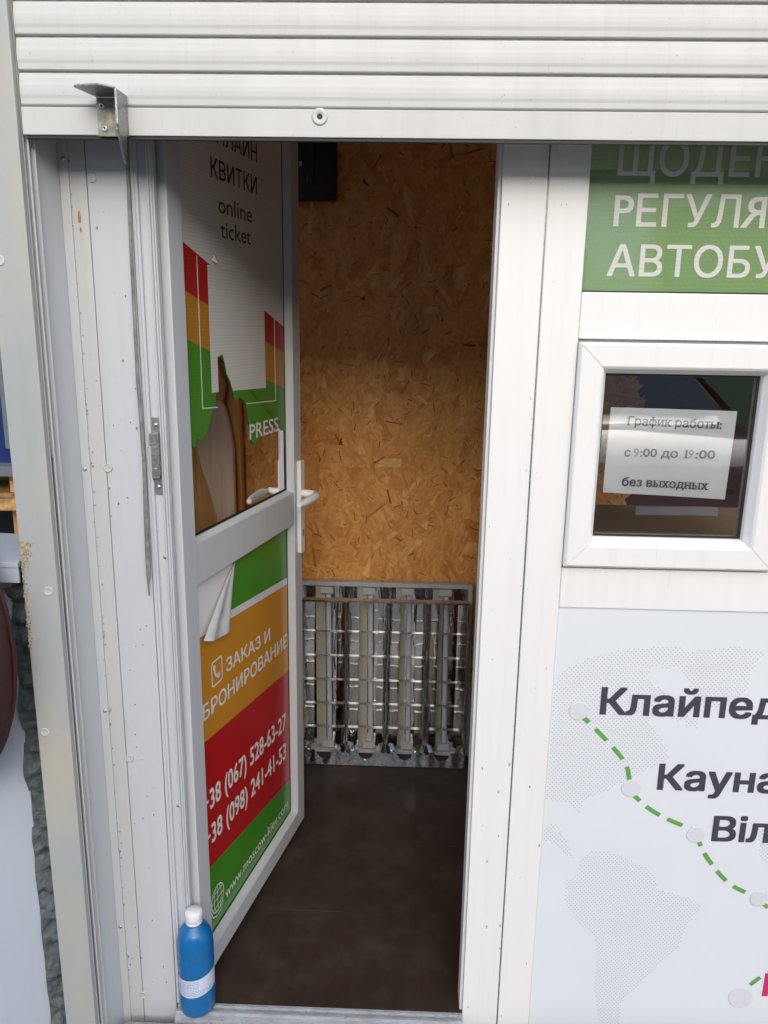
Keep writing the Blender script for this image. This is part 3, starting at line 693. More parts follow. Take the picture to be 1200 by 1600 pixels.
b = MB(); b.box(XL + .004, XR, -.100, -.093, 1.903, 1.9083); part('rubber_edge', b, M['black'], sh, .0008)
b = MB(); b.lathe([(.0045, -.001), (.0075, -.0022), (.0105, -.0025), (.0125, -.0018), (.0130, 0), (.0130, .003)], (-.147, -.1025, 1.9385), 'y', 24); b.lathe([(.0045, -.001), (.0044, .006)], (-.147, -.1025, 1.9385), 'y', 16); b.lathe([(0, 0), (.0046, 0)], (-.147, -.1028, 1.9385), 'y', 16, 1)
part('lock_ring', b, [M['slat'], M['black']], sh)
# bracket riveted to the bottom bar
br = thing('lock_bracket', 'dirty steel angle bracket with hollow rivets and a bent tongue on the shutter edge', 'bracket', (-.48, -.103, 1.905))
b = MB(); b.box(-.500, -.452, -.1062, -.1030, 1.906, 1.963); part('back_plate', b, M['galv'], br, .0008)
b = MB(); vs = [(-.500, -.1055, 1.963), (-.452, -.1055, 1.963), (-.455, -.150, 1.957), (-.475, -.165, 1.960), (-.512, -.158, 1.968), (-.516, -.152, 1.968)]
b.prism([(v[0], v[1]) for v in vs], lambda u, v, d: (u, v, 1.963 + d + (-.10 - v) * .02), 0, .0028); part('top_flange', b, M['zinc'], br, .0006)
b = MB(); pts = [(-.1035, 1.966), (-.150, 1.964), (-.150, 1.915), (-.143, 1.893), (-.128, 1.868), (-.120, 1.862), (-.118, 1.88), (-.113, 1.905), (-.1035, 1.910)]
b.prism(pts, lambda u, v, d: (d, u, v), -.455, -.4515); part('side_tongue', b, M['zinc'], br, .0006)
for x, z in ((-.4915, 1.950), (-.4665, 1.9505), (-.489, 1.9175), (-.4665, 1.918)):
    b = MB(); b.lathe([(.0016, -.0012), (.0024, -.0022), (.0042, -.0020), (.0052, -.0008), (.0054, .0005)], (x, -.1062, z), 'y', 16); b.lathe([(0, -.0004), (.0018, -.0004)], (x, -.1062, z), 'y', 10, 1)
    part('hollow_rivet', b, [M['steel'], M['black']], br)

# ================================================================== SERVICE WINDOW SIDE
t = thing('window_frame', 'bright white plastic window frame right of the doorway with crossbars above and below the hatch', 'window frame', (.27, 0, .086))
b = MB(); b.box(.2355, .3045, 0, .062, .02, 2.44); part('mullion', b, M['pvc'], t, .0018)
b = MB(); b.box(.2325, .2355, .004, .05, .02, 2.44); part('joint_cover', b, M['zinc'], t)
b = MB(); b.box(.3050, 1.6, .0, .062, 1.6035, 1.684); part('crossbar', b, M['pvc'], t, .0018)
b = MB(); b.box(.3050, 1.6, .0, .062, 1.0935, 1.174); part('crossbar', b, M['pvc'], t, .0018)
b = MB(); b.box(.7035, .770, .0, .062, 1.1745, 1.603); part('mullion', b, M['pvc'], t, .0018)
b = MB(); b.box(1.53, 1.6, .0, .062, 1.1745, 1.603); b.box(1.53, 1.6, .0, .062, 1.6845, 2.44);  part('mullion', b, M['pvc'], t, .0018)
b = MB(); b.box(.305, .696, .009, .06, 1.1745, 1.1790); b.box(.305, .696, .009, .06, 1.5985, 1.603); b.box(.6985, .7030, .012, .06, 1.1745, 1.603); part('gasket', b, M['zinc'], t)
b = MB(); rr = random.Random(31)
for i in range(38):
    z = rr.uniform(.12, 1.9); x = rr.choice([rr.uniform(.160, .228), rr.uniform(.240, .300), .2315 - abs(rr.gauss(0, .003))]); h = rr.uniform(.0006, .0022) * (1.6 if z < .8 else .8)
    pts = [(x + h * rr.uniform(.4, .9) * math.cos(a), z + h * rr.uniform(.8, 2.0) * math.sin(a)) for a in [i_ * math.pi / 3 for i_ in range(6)]]
    b.prism(pts, XZ(-.0001), -.0003, .0002)
part('scuff', b, M['brush'], t, label='grey nicks and scuffs on the white plastic', kind='stuff')
# sash with mitred corners
sash = thing('service_hatch', 'small square white casement window with mitred corners beside the doorway', 'window', (.50, 0, 1.18))
X0, X1, Z0, Z1 = .3055, .6975, 1.1795, 1.5980; wl = .056
def sashp(poly_o, nm):
    """profile: flat proud face then slope to the glass"""
    b = MB(); (a, c, d_, e_) = poly_o        # outer a->c, inner e_->d_
    def L(p, q, k): return (lerp(p[0], q[0], k), lerp(p[1], q[1], k))
    f = XZ(0)
    rows = [(0, -.04), (0, .010), (.08, .0145), (.74, .0145), (.82, .011), (.97, -.006), (1.0, -.020), (1.0, -.04)]
    vs = []
    for k, d in rows:
        p = L(a, e_, k); q = L(c, d_, k); vs += [f(p[0], p[1], d), f(q[0], q[1], d)]
    n = len(rows); fs = [(2 * i, 2 * i + 1, 2 * i + 3, 2 * i + 2) for i in range(n - 1)] + [[2 * i for i in range(n)], [2 * i + 1 for i in range(n)], (0, 1, 2 * n - 1, 2 * n - 2)]
    b.add(vs, fs); part(nm, b, M['pvc'], sash, .0005, seg=1)
g_ = .00035
O = [(X0, Z0), (X1, Z0), (X1, Z1), (X0, Z1)]; I = [(X0 + wl, Z0 + wl), (X1 - wl, Z0 + wl), (X1 - wl, Z1 - wl), (X0 + wl, Z1 - wl)]
sashp([(X0 + g_, Z0), (X1 - g_, Z0), (X1 - wl - g_, Z0 + wl), (X0 + wl + g_, Z0 + wl)], 'sash_rail')
sashp([(X0 + g_, Z1), (X1 - g_, Z1), (X1 - wl - g_, Z1 - wl), (X0 + wl + g_, Z1 - wl)], 'sash_rail')
sashp([(X0, Z0 + g_), (X0, Z1 - g_), (X0 + wl, Z1 - wl - g_), (X0 + wl, Z0 + wl + g_)], 'sash_stile')
sashp([(X1, Z0 + g_), (X1, Z1 - g_), (X1 - wl, Z1 - wl - g_), (X1 - wl, Z0 + wl + g_)], 'sash_stile')
b = MB(); b.box(X0 + wl - .004, X1 - wl + .004, .020, .024, Z0 + wl - .004, Z1 - wl + .004); part('glass_pane', b, M['glass_strong'], sash)
b = MB(); q = .004; xa, xb, za, zb = X0 + wl, X1 - wl, Z0 + wl, Z1 - wl
b.box(xa, xb, .0155, .0198, za, za + q); b.box(xa, xb, .0155, .0198, zb - q, zb); b.box(xa, xa + .0025, .0155, .0198, za + q, zb - q); b.box(xb - q, xb, .0155, .0198, za + q, zb - q); part('gasket', b, M['black'], sash)
# sheet of paper taped behind the pane
t = thing('paper_notice', 'white paper with opening hours taped inside the hatch glass', 'notice', (.497, .03, 1.318))
def pw(u, v, d): return (u + (v - 1.4) * .012, .0275 + .0025 * math.sin(u * 16) + .0015 * math.sin(v * 21 + u * 9) - d, v)
b = MB(); N = 14; vs = [pw(lerp(.379, .611, i / N), lerp(1.318, 1.480, j / N) - .006 * (i / N) * (1 - j / N) - .003 * i / N, 0) for i in range(N + 1) for j in range(N + 1)]
b.add(vs, [(i * (N + 1) + j, (i + 1) * (N + 1) + j, (i + 1) * (N + 1) + j + 1, i * (N + 1) + j + 1) for i in range(N) for j in range(N)], 0, True); part('sheet', b, M['paper'], t)
f_ = lambda u, v, d: pw(u, v, .0018 + d)
b = MB(); lettering(b, 'График работы:', .4135, 1.4475, .0165, f_, width=.172, weight=.016, serif=True, slope=-.02)
x = lettering(b, 'с', .4135, 1.3880, .0165, f_, weight=.016, xs=.95, serif=True)
lettering(b, ':00 до 1', .4430, 1.3880, .0165, f_, width=.0865, weight=.016, serif=True, slope=-.01)
lettering(b, ':00', .5460, 1.3870, .0165, f_, width=.0350, weight=.016, serif=True)
lettering(b, 'без выходных', .4140, 1.3320, .0165, f_, width=.161, weight=.016, serif=True, slope=-.03); part('lettering', b, M['ink_grey'], t)
b = MB(); lettering(b, '9', .4300, 1.3878, .0165, f_, weight=.006); lettering(b, '9', .5305, 1.3870, .0165, f_, weight=.006, shear=.15); part('lettering', b, M['ink_faint'], t, label='faded hour digits')
# tan desk and wall inside, seen through the hatch
t = thing('counter', 'tan counter board inside behind the hatch glass', 'counter', (.9, .3, .12))
b = MB(); b.box(.32, 1.55, .075, .52, 1.16, 1.185); part('counter_top', b, M['tan'], t, .002)
b = MB(); b.box(.34, .37, .09, .5, .12, 1.1595); part('side_panel', b, M['tan'], t)
b = MB(); b.box(1.50, 1.53, .09, .5, .12, 1.1595); part('side_panel', b, M['tan'], t)
b = MB(); b.box(1.75, 1.78, .064, 1.186, .12, 2.449); struct('partition_wall', b, M['wood'])

# upper window with green film
t = thing('upper_window', 'upper window covered in green perforated film with large white Cyrillic letters', 'window', (.9, .02, 1.684))
b = MB(); b.box(.3052, 1.529, .0155, .0195, 1.6875, 2.44); part('glass_pane', b, M['glass_upper'], t)
b = MB(); b.box(.3052, 1.529, .0148, .0152, 1.6875, 2.44); fm = part('window_film', b, M['p_green2'], t)
b = MB(); b.box(.3052, 1.529, .008, .0160, 1.6842, 1.6872); part('gasket', b, M['black'], t)
b = MB(); f_ = XZ(.0142)
lettering(b, 'ЩОДЕННІ', .3545, 1.879, .0565, f_, xs=.96, weight=.012)
x_ = lettering(b, 'PЕГУЛ', .3545, 1.7965, .0530, f_, xs=1.02, weight=.012)
x2_ = x_ + .040; lettering(b, 'R', x_ + .0045, 1.7965, .0530, (lambda u, v, d: f_(2 * x_ + .0490 - u, v, d)), width=.040, weight=.012)   # a turned R stands for the letter ya
lettering(b, 'PНІ', x2_ + .0135, 1.7965, .0530, f_, xs=1.02, weight=.012)
lettering(b, 'АВТОБУСНІ', .3500, 1.7130, .0530, f_, xs=1.03, weight=.012)
part('lettering', b, M['p_text'], fm)

# lower map panel
t = thing('route_map_panel', 'white panel below the hatch printed with a dotted map and dashed green route', 'map panel', (.95, .01, .0865))
b = MB(); b.box(.3052, 1.6, .004, .05, .0865, 1.0930); part('panel', b, plain('white_map_vinyl', (.74, .77, .80), .3, var=.015, bscale=6), t, .001)
YP = .004
def inside(p, poly):
    x, y = p; r_ = False
    for i in range(len(poly)):
        x1, y1 = poly[i]; x2, y2 = poly[i - 1]
        if (y1 > y) != (y2 > y) and x < (x2 - x1) * (y - y1) / (y2 - y1) + x1: r_ = not r_
    return r_
def cv(px, py): # photo crop reading (map artwork) -> panel coordinates, measured on the flat panel
    return PXM(px, py)
# direct mapping from measured points of the artwork to the panel plane y = 0
def PXM(px, py):
    d = CR * ((px - 600) / 1200) + CD * ((py - 800) / 1200) + CF
    k = 1.42 / d.y; return (d.x * k, 1.6157 + d.z * k)
NA = [(865, 1070), (885, 1045), (930, 1025), (985, 1015), (1060, 1010), (1075, 1025), (1020, 1045), (1010, 1062), (1045, 1085), (1085, 1110), (1060, 1130), (1035, 1115), (1012, 1128), (1040, 1165), (1048, 1185), (1010, 1205), (975, 1222), (945, 1240), (915, 1250), (905, 1272), (885, 1255), (855, 1252), (845, 1180), (852, 1110)]
GL = [(1040, 1018), (1100, 1018), (1150, 1010), (1195, 1022), (1175, 1050), (1172, 1075), (1150, 1100), (1100, 1110), (1078, 1070), (1060, 1045), (1035, 1045)]
GL2 = [(1070, 1120), (1095, 1125), (1090, 1140), (1072, 1135)]
CA = [(848, 1300), (870, 1285), (885, 1315), (898, 1342), (885, 1340), (862, 1318), (850, 1318)]
SA = [(905, 1345), (925, 1330), (960, 1335), (985, 1345), (1018, 1362), (1032, 1392), (1060, 1400), (1092, 1410), (1095, 1425), (1075, 1445), (1062, 1480), (1040, 1500), (1015, 1525), (992, 1548), (975, 1560), (970, 1590), (968, 1640), (945, 1640), (935, 1585), (928, 1540), (935, 1500), (930, 1465), (900, 1440), (882, 1410), (885, 1378), (905, 1365)]
EU = [(1185, 1298), (1230, 1290), (1330, 1300), (1340, 1420), (1260, 1440), (1215, 1360), (1190, 1345)]
conts = [[PXM(*p) for p in c] for c in (NA, GL, GL2, CA, SA, EU)]
b = MB(); st = .0085; row = 0; z = .1; rr = random.Random(2)
while z < 1.05:
    x = .31 + (st / 2 if row % 2 else 0)
    while x < 1.0:
        if any(inside((x, z), c) for c in conts):
            r_ = .00155; n = len(b.v); b.add([(x + r_ * math.cos(a), YP - .0003, z + r_ * math.sin(a)) for a in [k * math.pi / 3 for k in range(6)]], [list(range(6))])
        x += st
    z += st * .56; row += 1
part('map_dots', b, M['map_dot'], t, kind='stuff', label='pale grey halftone dots forming continents')
b = MB(); f_ = XZ(YP - .0006)
kx = .298 / (lambda v: max(p[0] for p in v) - min(p[0] for p in v))(text2d('Клайпе', .030)[0]); kk = kx / (.0575 / CAPH)
lettering(b, 'Клайпеда', .4045, .8675, .0575, f_, xs=kk, weight=.030)
lettering(b, 'Каунас', .5350, .7015, .0575, f_, xs=kk, weight=.030)
lettering(b, 'Вільнюс', .6590, .5850, .0575, f_, xs=kk, weight=.030)
part('lettering', b, M['map_ink'], t, label='large charcoal city names')
b = MB(); lettering(b, 'Київ', .8135, .200, .0575, f_, xs=kk, weight=.03); part('lettering', b, M['map_red'], t, label='crimson city name at the panel edge')
def route(pts, dash, gap, w):
    b = MB(); P = []
    for i in range(len(pts) - 1):   # catmull rom
        p0 = pts[max(i - 1, 0)]; p1 = pts[i]; p2 = pts[i + 1]; p3 = pts[min(i + 2, len(pts) - 1)]
        for k in range(24):
            u = k / 24; P.append(tuple(.5 * ((2 * p1[j]) + (-p0[j] + p2[j]) * u + (2 * p0[j] - 5 * p1[j] + 4 * p2[j] - p3[j]) * u * u + (-p0[j] + 3 * p1[j] - 3 * p2[j] + p3[j]) * u ** 3) for j in (0, 1)))
    L = 0; seg = []; on = True; lim = dash * .45
    last = P[0]; seg = [P[0]]; acc = 0
    for p in P[1:]:
        acc += math.dist(p, last); last = p
        if on: seg.append(p)
        if acc > lim:
            if on and len(seg) > 1: stroke(b, seg, w, f_)
            on = not on; acc = 0; lim = dash if on else gap; seg = [p]
    if on and len(seg) > 1: stroke(b, seg, w, f_)
    return b
r1 = [PXM(*p) for p in ((912, 1122), (950, 1160), (978, 1195), (985, 1228))]
r2p = [PXM(*p) for p in ((992, 1245), (1015, 1265), (1045, 1282), (1082, 1297))]
r3 = [PXM(*p) for p in ((1092, 1315), (1108, 1345), (1140, 1382), (1180, 1402))]
r4 = [PXM(*p) for p in ((1192, 1413), (1230, 1440), (1290, 1470))]
r5 = [PXM(*p) for p in ((1173, 1541), (1200, 1523), (1240, 1512), (1300, 1505))]
for q, dd in ((r1, .034), (r2p, .034), (r3, .030), (r4, .034), (r5, .060)): part('route_dashes', route(q, dd, .018, .0048), M['map_green'], t)
for (px, py, r_) in ((905, 1112, .0200), (987, 1233, .0200), (1088, 1306, .0190), (1187, 1406, .0190), (1158, 1561, .0265)):
    x, z = PXM(px, py); b = MB(); b.lathe([(0, -.0012), (r_ * .94, -.0011), (r_ * .985, -.0008), (r_, .0)], (x, YP - .0007, z), 'y', 32, 0, False); part('route_stop', b, M['stopw'], t)

# ================================================================== THINGS INSIDE
# recessed fluorescent fitting leaning on the wall
hx0, hx1 = -.350, .252; y0b, y1b = 1.075, 1.125; zb_, zt_ = .122, .752
def HL(u, v, d):   # u across, v 0..1 up the fitting, d towards the door
    return (u + (-.009 * v), lerp(y0b, y1b, v) - d, lerp(zb_, zt_, v) + d * .08)
hs = thing('ceiling_light_fitting', 'square white fluorescent light fitting with four tubes leaning on the strand board', 'light fitting', (-.05, 1.08, .12))
b = MB(); HT = .63
def fbox(b, u0, u1, v0, v1, d0, d1, mi=0): b.prism([(u0, v0 / HT), (u1, v0 / HT), (u1, v1 / HT), (u0, v1 / HT)], HL, d0, d1, mi)
fbox(b, hx0, hx1, 0, HT, -.045, -.040); part('back_plate', b, M['mirror'], hs)
b = MB(); fbox(b, hx0, hx0 + .014, 0, HT, -.0398, 0); fbox(b, hx1 - .014, hx1, 0, HT, -.0398, 0); fbox(b, hx0 + .0142, hx1 - .0142, HT - .014, HT, -.0398, 0); fbox(b, hx0 + .0142, hx1 - .0142, 0, .014, -.0398, 0); part('frame', b, M['housing'], hs, .001)
lamps = [-.268, -.120, .016, .146]
for i, x in enumerate(lamps):
    b = MB(); fbox(b, x - .030, x + .004, .02, HT - .02, -.0395, -.020); part('lamp_channel', b, M['tubebase'], hs, .001)
    b = MB(); P = [HL(x + .017, v / HT, -.012) for v in (.045, .1, .3, .5, HT - .045)]; b.tube(P, .0095, 14); tb = part('fluorescent_tube', b, M['tube'], hs)
    b = MB(); fbox(b, x - .010, x + .034, .018, .042, -.0395, -.001); part('lamp_holder', b, M['housing'], hs, .001)
    b = MB(); fbox(b, x - .010, x + .034, HT - .042, HT - .018, -.0395, -.001); part('lamp_holder', b, M['housing'], hs, .001)
# mirror louvre hanging out of the fitting
gx0_, gx1_ = -.342, .228
def GLf(u, v, d): # v metres up the louvre
    k = v / .608; return (u + .003 * k, lerp(1.012, 1.045, k) - d, lerp(.124, .720, k))
gr_ = thing('mirror_louvre', 'shiny mirror louvre grid slipped out in front of the light fitting', 'louvre', (-.05, 1.0, .12))
def gbox(b, u0, u1, v0, v1, d0, d1): b.prism([(u0, v0), (u1, v0), (u1, v1), (u0, v1)], GLf, d0, d1)
cells = [gx0_] + [(lamps[i] + lamps[i + 1]) / 2 + .006 for i in range(3)] + [gx1_]
HV = .608
for i, x in enumerate(cells):
    b = MB(); N = 7; fs = []
    for sgn in (-1, 1):
        if (i == 0 and sgn < 0) or (i == 4 and sgn > 0): continue
        vs = []
        for k in range(N + 1):
            q = k / N; du = .0015 + .037 * q ** 1.5; dd = .022 - .050 * q
            for v_ in (.052, .25, .45, HV - .004): vs.append(GLf(x + sgn * du + .0012 * math.sin(v_ * 23 + i * 2 + k), v_, dd))
        b.add(vs, [(4 * k + j, 4 * (k + 1) + j, 4 * (k + 1) + j + 1, 4 * k + j + 1) for k in range(N) for j in range(3)], 0, True)
    part('side_reflector', b, M['mirror'], gr_)
for k in range(1, 6):
    v_ = .052 + k * .0885
    for i in range(4):
        b = MB(); xa, xb = cells[i] + .004, cells[i + 1] - .004
        b.prism([(.018, v_ + .0008), (.018, v_ - .0008), (.004, v_ - .0016), (.004, v_ + .0016)], lambda u, v, d: GLf(d, v, u), xa, xb); part('cross_blade', b, M['brushed'], gr_)
b = MB(); gbox(b, gx0_, gx1_, HV - .004, HV + .002, -.004, .024); gbox(b, gx1_ - .001, gx1_ + .0015, 0, HV - .0045, -.002, .024); gbox(b, gx0_ - .0015, gx0_ + .001, 0, HV - .0045, -.002, .024); part('outer_frame', b, M['foil'], gr_)
# bottom end plate with scalloped lamp cut-outs: slopes inwards and up
b = MB(); N = 64; vs = []; 
for i in range(N + 1):
    u = lerp(gx0_, gx1_, i / N); cut = 0
    for lx in lamps:
        c0 = lx + .004; r_ = .027
        if abs(u - c0) < r_: cut = math.sqrt(1 - ((u - c0) / r_) ** 2)
    h = .050 - .030 * cut
    wob = .0025 * math.sin(i * 1.3) + .0018 * math.sin(i * 2.9)
    for k in range(4):
        q = k / 3; vs.append(GLf(u, .001 + h * q, .022 - .010 * q * (1 - .4 * cut) + wob * .5 * math.sin(math.pi * q)))
b.add(vs, [(4 * i + k, 4 * i + 4 + k, 4 * i + 5 + k, 4 * i + 1 + k) for i in range(N) for k in range(3)], 0, True)
gbox(b, gx0_, gx1_, -.001, .0012, -.004, .0225); part('end_plate', b, M['foil'], gr_)
# crumpled inner corners: little facing wings
for i, x in enumerate(cells):
    for sgn in (-1, 1):
        if (i == 0 and sgn < 0) or (i == 4 and sgn > 0): continue
        b = MB(); b.add([GLf(x + sgn * .002, .048, .021), GLf(x + sgn * .034, .036, .004), GLf(x + sgn * .026, .066, -.012), GLf(x + sgn * .006, .085, .006), GLf(x + sgn * .016, .056, .012)], [(0, 1, 4), (1, 2, 4), (2, 3, 4), (3, 0, 4)])
        part('corner_reflector', b, M['mirror'], gr_)

# black box on the wall
t = thing('black_wall_box', 'black rounded plastic box fixed high on the strand board at upper left', 'wall box', (-.31, 1.16, 2.03))
b = MB(); b.prism(rrect(-.320, 2.13, .172, .25, .014), XZ(1.183), 0, .05); part('case', b, M['blackbox'], t, .003)
b = MB(); b.box(-.338, -.300, 1.128, 1.1328, 2.045, 2.20); part('raised_rib', b, M['blackbox'], t, .002)
b = MB(); b.box(-.325, -.3225, 1.1255, 1.1278, 2.055, 2.085); part('pale_mark', b, M['grey_mid'], t)
b = MB(); b.box(-.348, -.340, 1.120, 1.1328, 2.10, 2.112); part('pale_clip', b, M['cream'], t)

# ================================================================== BOTTLE
t = thing('blue_bottle', 'blue plastic liquid bottle with white cap standing on the threshold', 'bottle', (-.4400, -.006, .122))
bx, by, bz = -.4400, -.004, .1220
sup = lambda a: 1.0
H = [(0, .002), (.028, 0), (.0365, .003), (.0392, .009), (.0395, .030)]
for z_ in (.036, .042, .048): H += [(.0395, z_ - .0022), (.0386, z_), (.0395, z_ + .0022)]
H += [(.0393, .056), (.0386, .060), (.0386, .106), (.0393, .110), (.0396, .120)]
for z_ in (.140, .146, .152): H += [(.0396, z_ - .0022), (.0387, z_), (.0396, z_ + .0022)]
H += [(.0395, .165), (.0385, .182), (.0350, .198), (.0280, .210), (.0205, .217), (.0170, .221), (.0160, .226), (.0160, .232)]
b = MB(); b.lathe(H, (bx, by, bz), 'z', 40)
body = part('bottle_body', b, M['bottle'], t)
b = MB(); cp_ = [(.0178, .224), (.0182, .225)]; b.lathe([(.0160, .2235), (.0184, .2238), (.0186, .2275), (.0176, .2285), (.0184, .2295), (.0184, .249), (.0170, .2515), (0, .2518)], (bx, by, bz), 'z', 36); part('cap', b, M['capw'], t)
b = MB(); n = 40; vs = []
for i in range(n + 1):
    a = R(150 + 235 * i / n)
    for z_ in (.0605, .1055):
        s_z = .006 * math.sin(a * 1 + 1.2); vs.append((bx + .0392 * math.cos(a), by + .0392 * math.sin(a), bz + z_ + s_z))
b.add(vs, [(2 * i, 2 * i + 2, 2 * i + 3, 2 * i + 1) for i in range(n)], 0, True); lab = part('label', b, M['label'], t)
b = MB(); rr = random.Random(4)
for k in range(9):
    z0_ = bz + .0655 + k * .0042; a = 205
    while a < 345:
        w_ = rr.uniform(3, 11)
        if a < 292 or k < 3 or a > 345:
            A0, A1 = R(a), R(a + w_); sz = .006 * math.sin(A0 + 1.2)
            b.add([(bx + .0395 * math.cos(A0), by + .0395 * math.sin(A0), z0_ + sz), (bx + .0395 * math.cos(A1), by + .0395 * math.sin(A1), z0_ + sz), (bx + .0395 * math.cos(A1), by + .0395 * math.sin(A1), z0_ + .0014 + sz), (bx + .0395 * math.cos(A0), by + .0395 * math.sin(A0), z0_ + .0014 + sz)], [(0, 1, 2, 3)])
        a += w_ + 2.2
part('small_print', b, M['labelink'], lab, kind='stuff')

# ================================================================== NEIGHBOUR ON THE LEFT
t = thing('neighbouring_wall', 'low white sheet wall of the neighbouring stall with a sill, left edge of view', 'wall', (-1.1, -.02, 0))
b = MB(); b.box(-1.5, -.748, -.055, .0, .0, 1.10); part('sheet', b, M['nwall'], t, .002)
b = MB(); b.box(-1.5, -.742, -.0575, .0, 1.1005, 1.150); part('plaster_band', b, M['plaster'], t, .002)
b = MB(); b.prism([(-1.5, -.115), (-.695, -.115), (-.695, .02), (-1.5, .10)], lambda u, v, d: (u, v, 1.196 + d + v * .1), 0, .010); b.box(-1.5, -.696, -.113, -.108, 1.155, 1.184); part('sill', b, M['nwall'], t, .001)
t = thing('stall_opening', 'dark opening of the neighbouring stall with a navy blue panel above the sill', 'opening', (-1.1, .2, 1.2))
b = MB(); b.box(-1.6, -.80, .35, .37, 1.1, 2.6); part('dark_backing', b, M['grey_dark'], t)
b = MB(); b.box(-1.0, -.762, .06, .075, 1.34, 1.75); part('blue_panel', b, M['blue'], t, .001)
b = MB(); b.box(-.768, -.742, .02, .059, 1.38, 1.60); part('grey_upright', b, M['grey_mid'], t, .001)
b = MB(); b.box(-1.2, -.72, .0, .3, 1.262, 1.285); part('stained_plank', b, M['rustwood'], t, .001)
b = MB(); b.box(-1.2, -.72, .02, .2, 1.325, 1.345); part('grey_bar', b, M['grey_mid'], t, .001)
# mortar squeezed between the neighbour and the guide post
b = MB(); NX, NZ = 9, 150; vs = []; rr = random.Random(8)
from mathutils import noise as mn
for j in range(NZ + 1):
    z = lerp(.0, 1.13, j / NZ)
    for i in range(NX + 1):
        u = i / NX; x = lerp(-.750, -.668, u)
        n1 = mn.noise(Vector((x * 30, z * 14, 3))); n2 = mn.noise(Vector((x * 70, z * 50, 7)))
        bul = abs(mn.noise(Vector((4, z * 22, 0)))) * .05
        y = -.060 + .030 * u - bul * math.sin(math.pi * u) - n1 * .02 - n2 * .008
        vs.append((x + n2 * .004, y, z))
b.add(vs, [(j * (NX + 1) + i, j * (NX + 1) + i + 1, (j + 1) * (NX + 1) + i + 1, (j + 1) * (NX + 1) + i) for j in range(NZ) for i in range(NX)], 0, False)
b.box(-.755, -.668, -.0, .02, 0, 1.13)
o = part('mortar_filler', b, M['foam']); o['label'] = 'lumpy dark grey mortar filling the gap beside the guide post'; o['category'] = 'filler'
# maroon bag
t = thing('maroon_bag', 'rounded maroon bag at the left edge in front of the neighbouring wall', 'bag', (-.85, -.2, .8))
b = MB(); n, k2 = 28, 14; vs = []
cxb, cyb, czb = -.840, -.17, 1.045
for i in range(n):
    a = 2 * math.pi * i / n
    for j in range(k2 + 1):
        q = math.pi * j / k2; e1 = .8
        w_ = math.copysign(abs(math.sin(q)) ** e1, 1)
        vs.append((cxb + .150 * w_ * math.copysign(abs(math.cos(a)) ** .9, math.cos(a)), cyb - .055 * math.cos(q), czb + .275 * w_ * math.copysign(abs(math.sin(a)) ** .9, math.sin(a))))
fs = [(i * (k2 + 1) + j, ((i + 1) % n) * (k2 + 1) + j, ((i + 1) % n) * (k2 + 1) + j + 1, i * (k2 + 1) + j + 1) for i in range(n) for j in range(k2)]
b.add(vs, fs, 0, True); part('bag_body', b, M['maroon'], t)
b = MB(); b.tube([(cxb + .152 * math.cos(2 * math.pi * i / 40), cyb, czb + .277 * math.sin(2 * math.pi * i / 40)) for i in range(41)], .004, 8); part('piping', b, M['maroon_dark'], t)
b = MB(); b.tube([(cxb - .08, cyb, czb + .15), (cxb - .09, cyb + .02, czb + .20), (cxb - .08, cyb + .055, czb + .225), (cxb - .07, cyb + .1, czb + .21)], .006, 8, flat=.5); part('strap', b, M['maroon_dark'], t)

# ================================================================== ACROSS THE STREET (seen as reflections in the glass)
t = thing('parked_car', 'dark brown car parked facing the kiosk, seen reflected in the hatch glass', 'car', (1.75, -5.4, 0))
cxc = 1.75
secs = [  # y, half width, z bottom, belt z, roof z (roof = belt where no cabin), half width of roof
 (-3.42, .60, .32, .60, .60, .55), (-3.50, .80, .24, .68, .70, .70), (-3.75, .87, .20, .78, .82, .76), (-4.30, .90, .20, .88, .93, .80), (-4.65, .90, .20, .92, .98, .80),
 (-5.25, .90, .20, .93, 1.40, .60), (-5.7, .90, .20, .94, 1.46, .60), (-6.4, .90, .20, .95, 1.44, .60), (-7.1, .89, .22, .96, 1.08, .66), (-7.6, .84, .26, .93, .96, .64), (-7.72, .70, .34, .80, .82, .60)]
b = MB(); vs = []; ns = 20
for (y, hw, zb0, zb1, zr, hr) in secs:
    pts = [(-hw * .86, zb0), (-hw, zb0 + .08), (-hw, (zb0 + zb1) / 2), (-hw * .97, zb1), (-lerp(hw, hr, .55), lerp(zb1, zr, .55)), (-hr, zr - .03), (-hr * .75, zr), (0, zr + .01)]
    pts = pts + [(-x, z) for x, z in reversed(pts[:-1])]
    vs += [(cxc + x, y, z) for x, z in pts]
m_ = 15
fs = [(i * m_ + j, i * m_ + j + 1, (i + 1) * m_ + j + 1, (i + 1) * m_ + j) for i in range(len(secs) - 1) for j in range(m_ - 1)]
fs += [list(range(m_)), [(len(secs) - 1) * m_ + j for j in range(m_)]]
b.add(vs, fs, 0, True); part('body', b, M['carpaint'], t)
b = MB(); b.add([(cxc - .70, -4.66, .965), (cxc + .70, -4.66, .965), (cxc + .54, -5.22, 1.392), (cxc - .54, -5.22, 1.392)], [(0, 1, 2, 3)]); b.xf(lambda x, y, z: (x, y + .02, z + .03)); part('windscreen', b, M['carglass'], t)
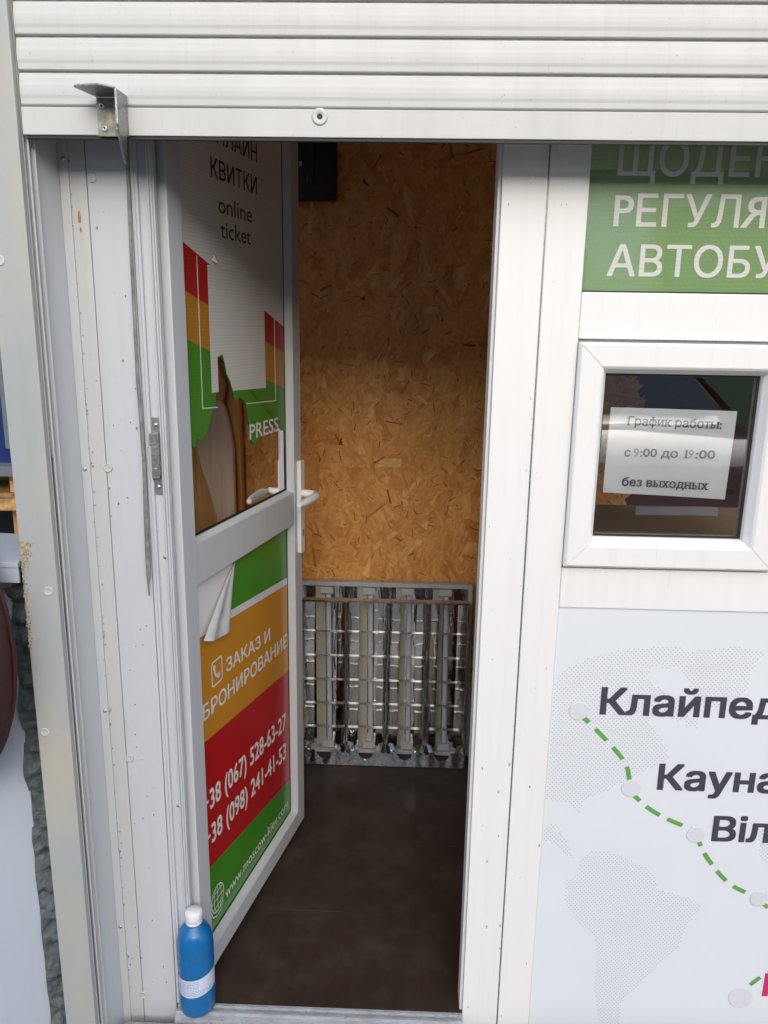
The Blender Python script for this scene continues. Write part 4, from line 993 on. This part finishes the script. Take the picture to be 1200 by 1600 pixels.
for s_ in (-1, 1):
    b = MB(); b.add([(cxc + s_ * .885, -4.75, .97), (cxc + s_ * .885, -7.0, .99), (cxc + s_ * .655, -6.5, 1.385), (cxc + s_ * .655, -5.3, 1.365)], [(0, 1, 2, 3)]); b.xf(lambda x, y, z: (x + s_ * .012, y, z)); part('side_window', b, M['carglass'], t)
    b = MB(); b.prism(rrect(cxc + s_ * .60, .66, .26, .12, .04), XZ(-3.50), 0, .05); part('headlight', b, M['lamp'], t)
    for y in (-4.15, -6.9):
        b = MB(); b.lathe([(.20, -.10), (.30, -.10), (.325, -.06), (.325, .06), (.30, .10), (.20, .10)], (cxc + s_ * .82, y, .325), 'x', 28); w_ = part('wheel', b, M['tyre'], t)
        b = MB(); b.lathe([(0, .03), (.10, .02), (.20, .06)], (cxc + s_ * .82, y, .325), 'x', 20); part('rim', b, M['chrome'], w_)
b = MB(); b.prism(rrect(cxc, .60, .72, .10, .03), XZ(-3.43), 0, .02); part('grille', b, M['black'], t)
b = MB(); b.box(cxc - .26, cxc + .26, -3.41, -3.40, .475, .53); part('licence_plate', b, M['paper'], t)
t = thing('opposite_building', 'pale stucco building across the street with a dark roof edge, reflected in the upper window', 'building', (3, -13, 0))
b = MB(); b.box(-9, 14, -16, -12, 0, 3.95); part('wall', b, M['stucco'], t)
b = MB(); b.box(4.2, 14, -11.98, -11.9, 0, 3.6); part('green_siding', b, M['stucco_green'], t)
b = MB(); b.box(-9.2, 14.2, -16.2, -11.4, 3.955, 5.2); part('roof', b, M['darkroof'], t)
for x in (-7.5, -5.2, -2.9, -.6, 1.7): 
    b = MB(); b.box(x, x + 1.3, -12.0, -11.93, 1.4, 3.0); fr_ = part('window', b, M['print_white'], t)
    b = MB(); b.box(x + .08, x + .61, -11.93, -11.92, 1.48, 2.92); b.box(x + .69, x + 1.22, -11.93, -11.92, 1.48, 2.92); part('pane', b, M['carglass'], fr_)
b = MB(); b.box(3.0, 3.9, -12.0, -11.9, 2.45, 3.35); fr_ = part('window', b, M['print_white'], t); b = MB(); b.box(3.06, 3.42, -11.9, -11.89, 2.52, 3.28); b.box(3.48, 3.84, -11.9, -11.89, 2.52, 3.28); part('pane', b, M['stucco'], fr_)
b = MB(); b.box(-9, 14, -12.0, -11.94, 3.66, 3.80); part('cornice', b, M['print_white'], t)
b = MB(); b.tube([(4.05, -11.85, 0), (4.05, -11.85, 3.9)], .07, 12); part('gas_pipe', b, M['pipe'], t)

bpy.data.objects.remove(_to); bpy.data.curves.remove(_cu)
for o in bpy.data.objects:
    if o.type == 'MESH' and o.parent and o.parent.parent:   # sub-parts share their part's frame
        pass
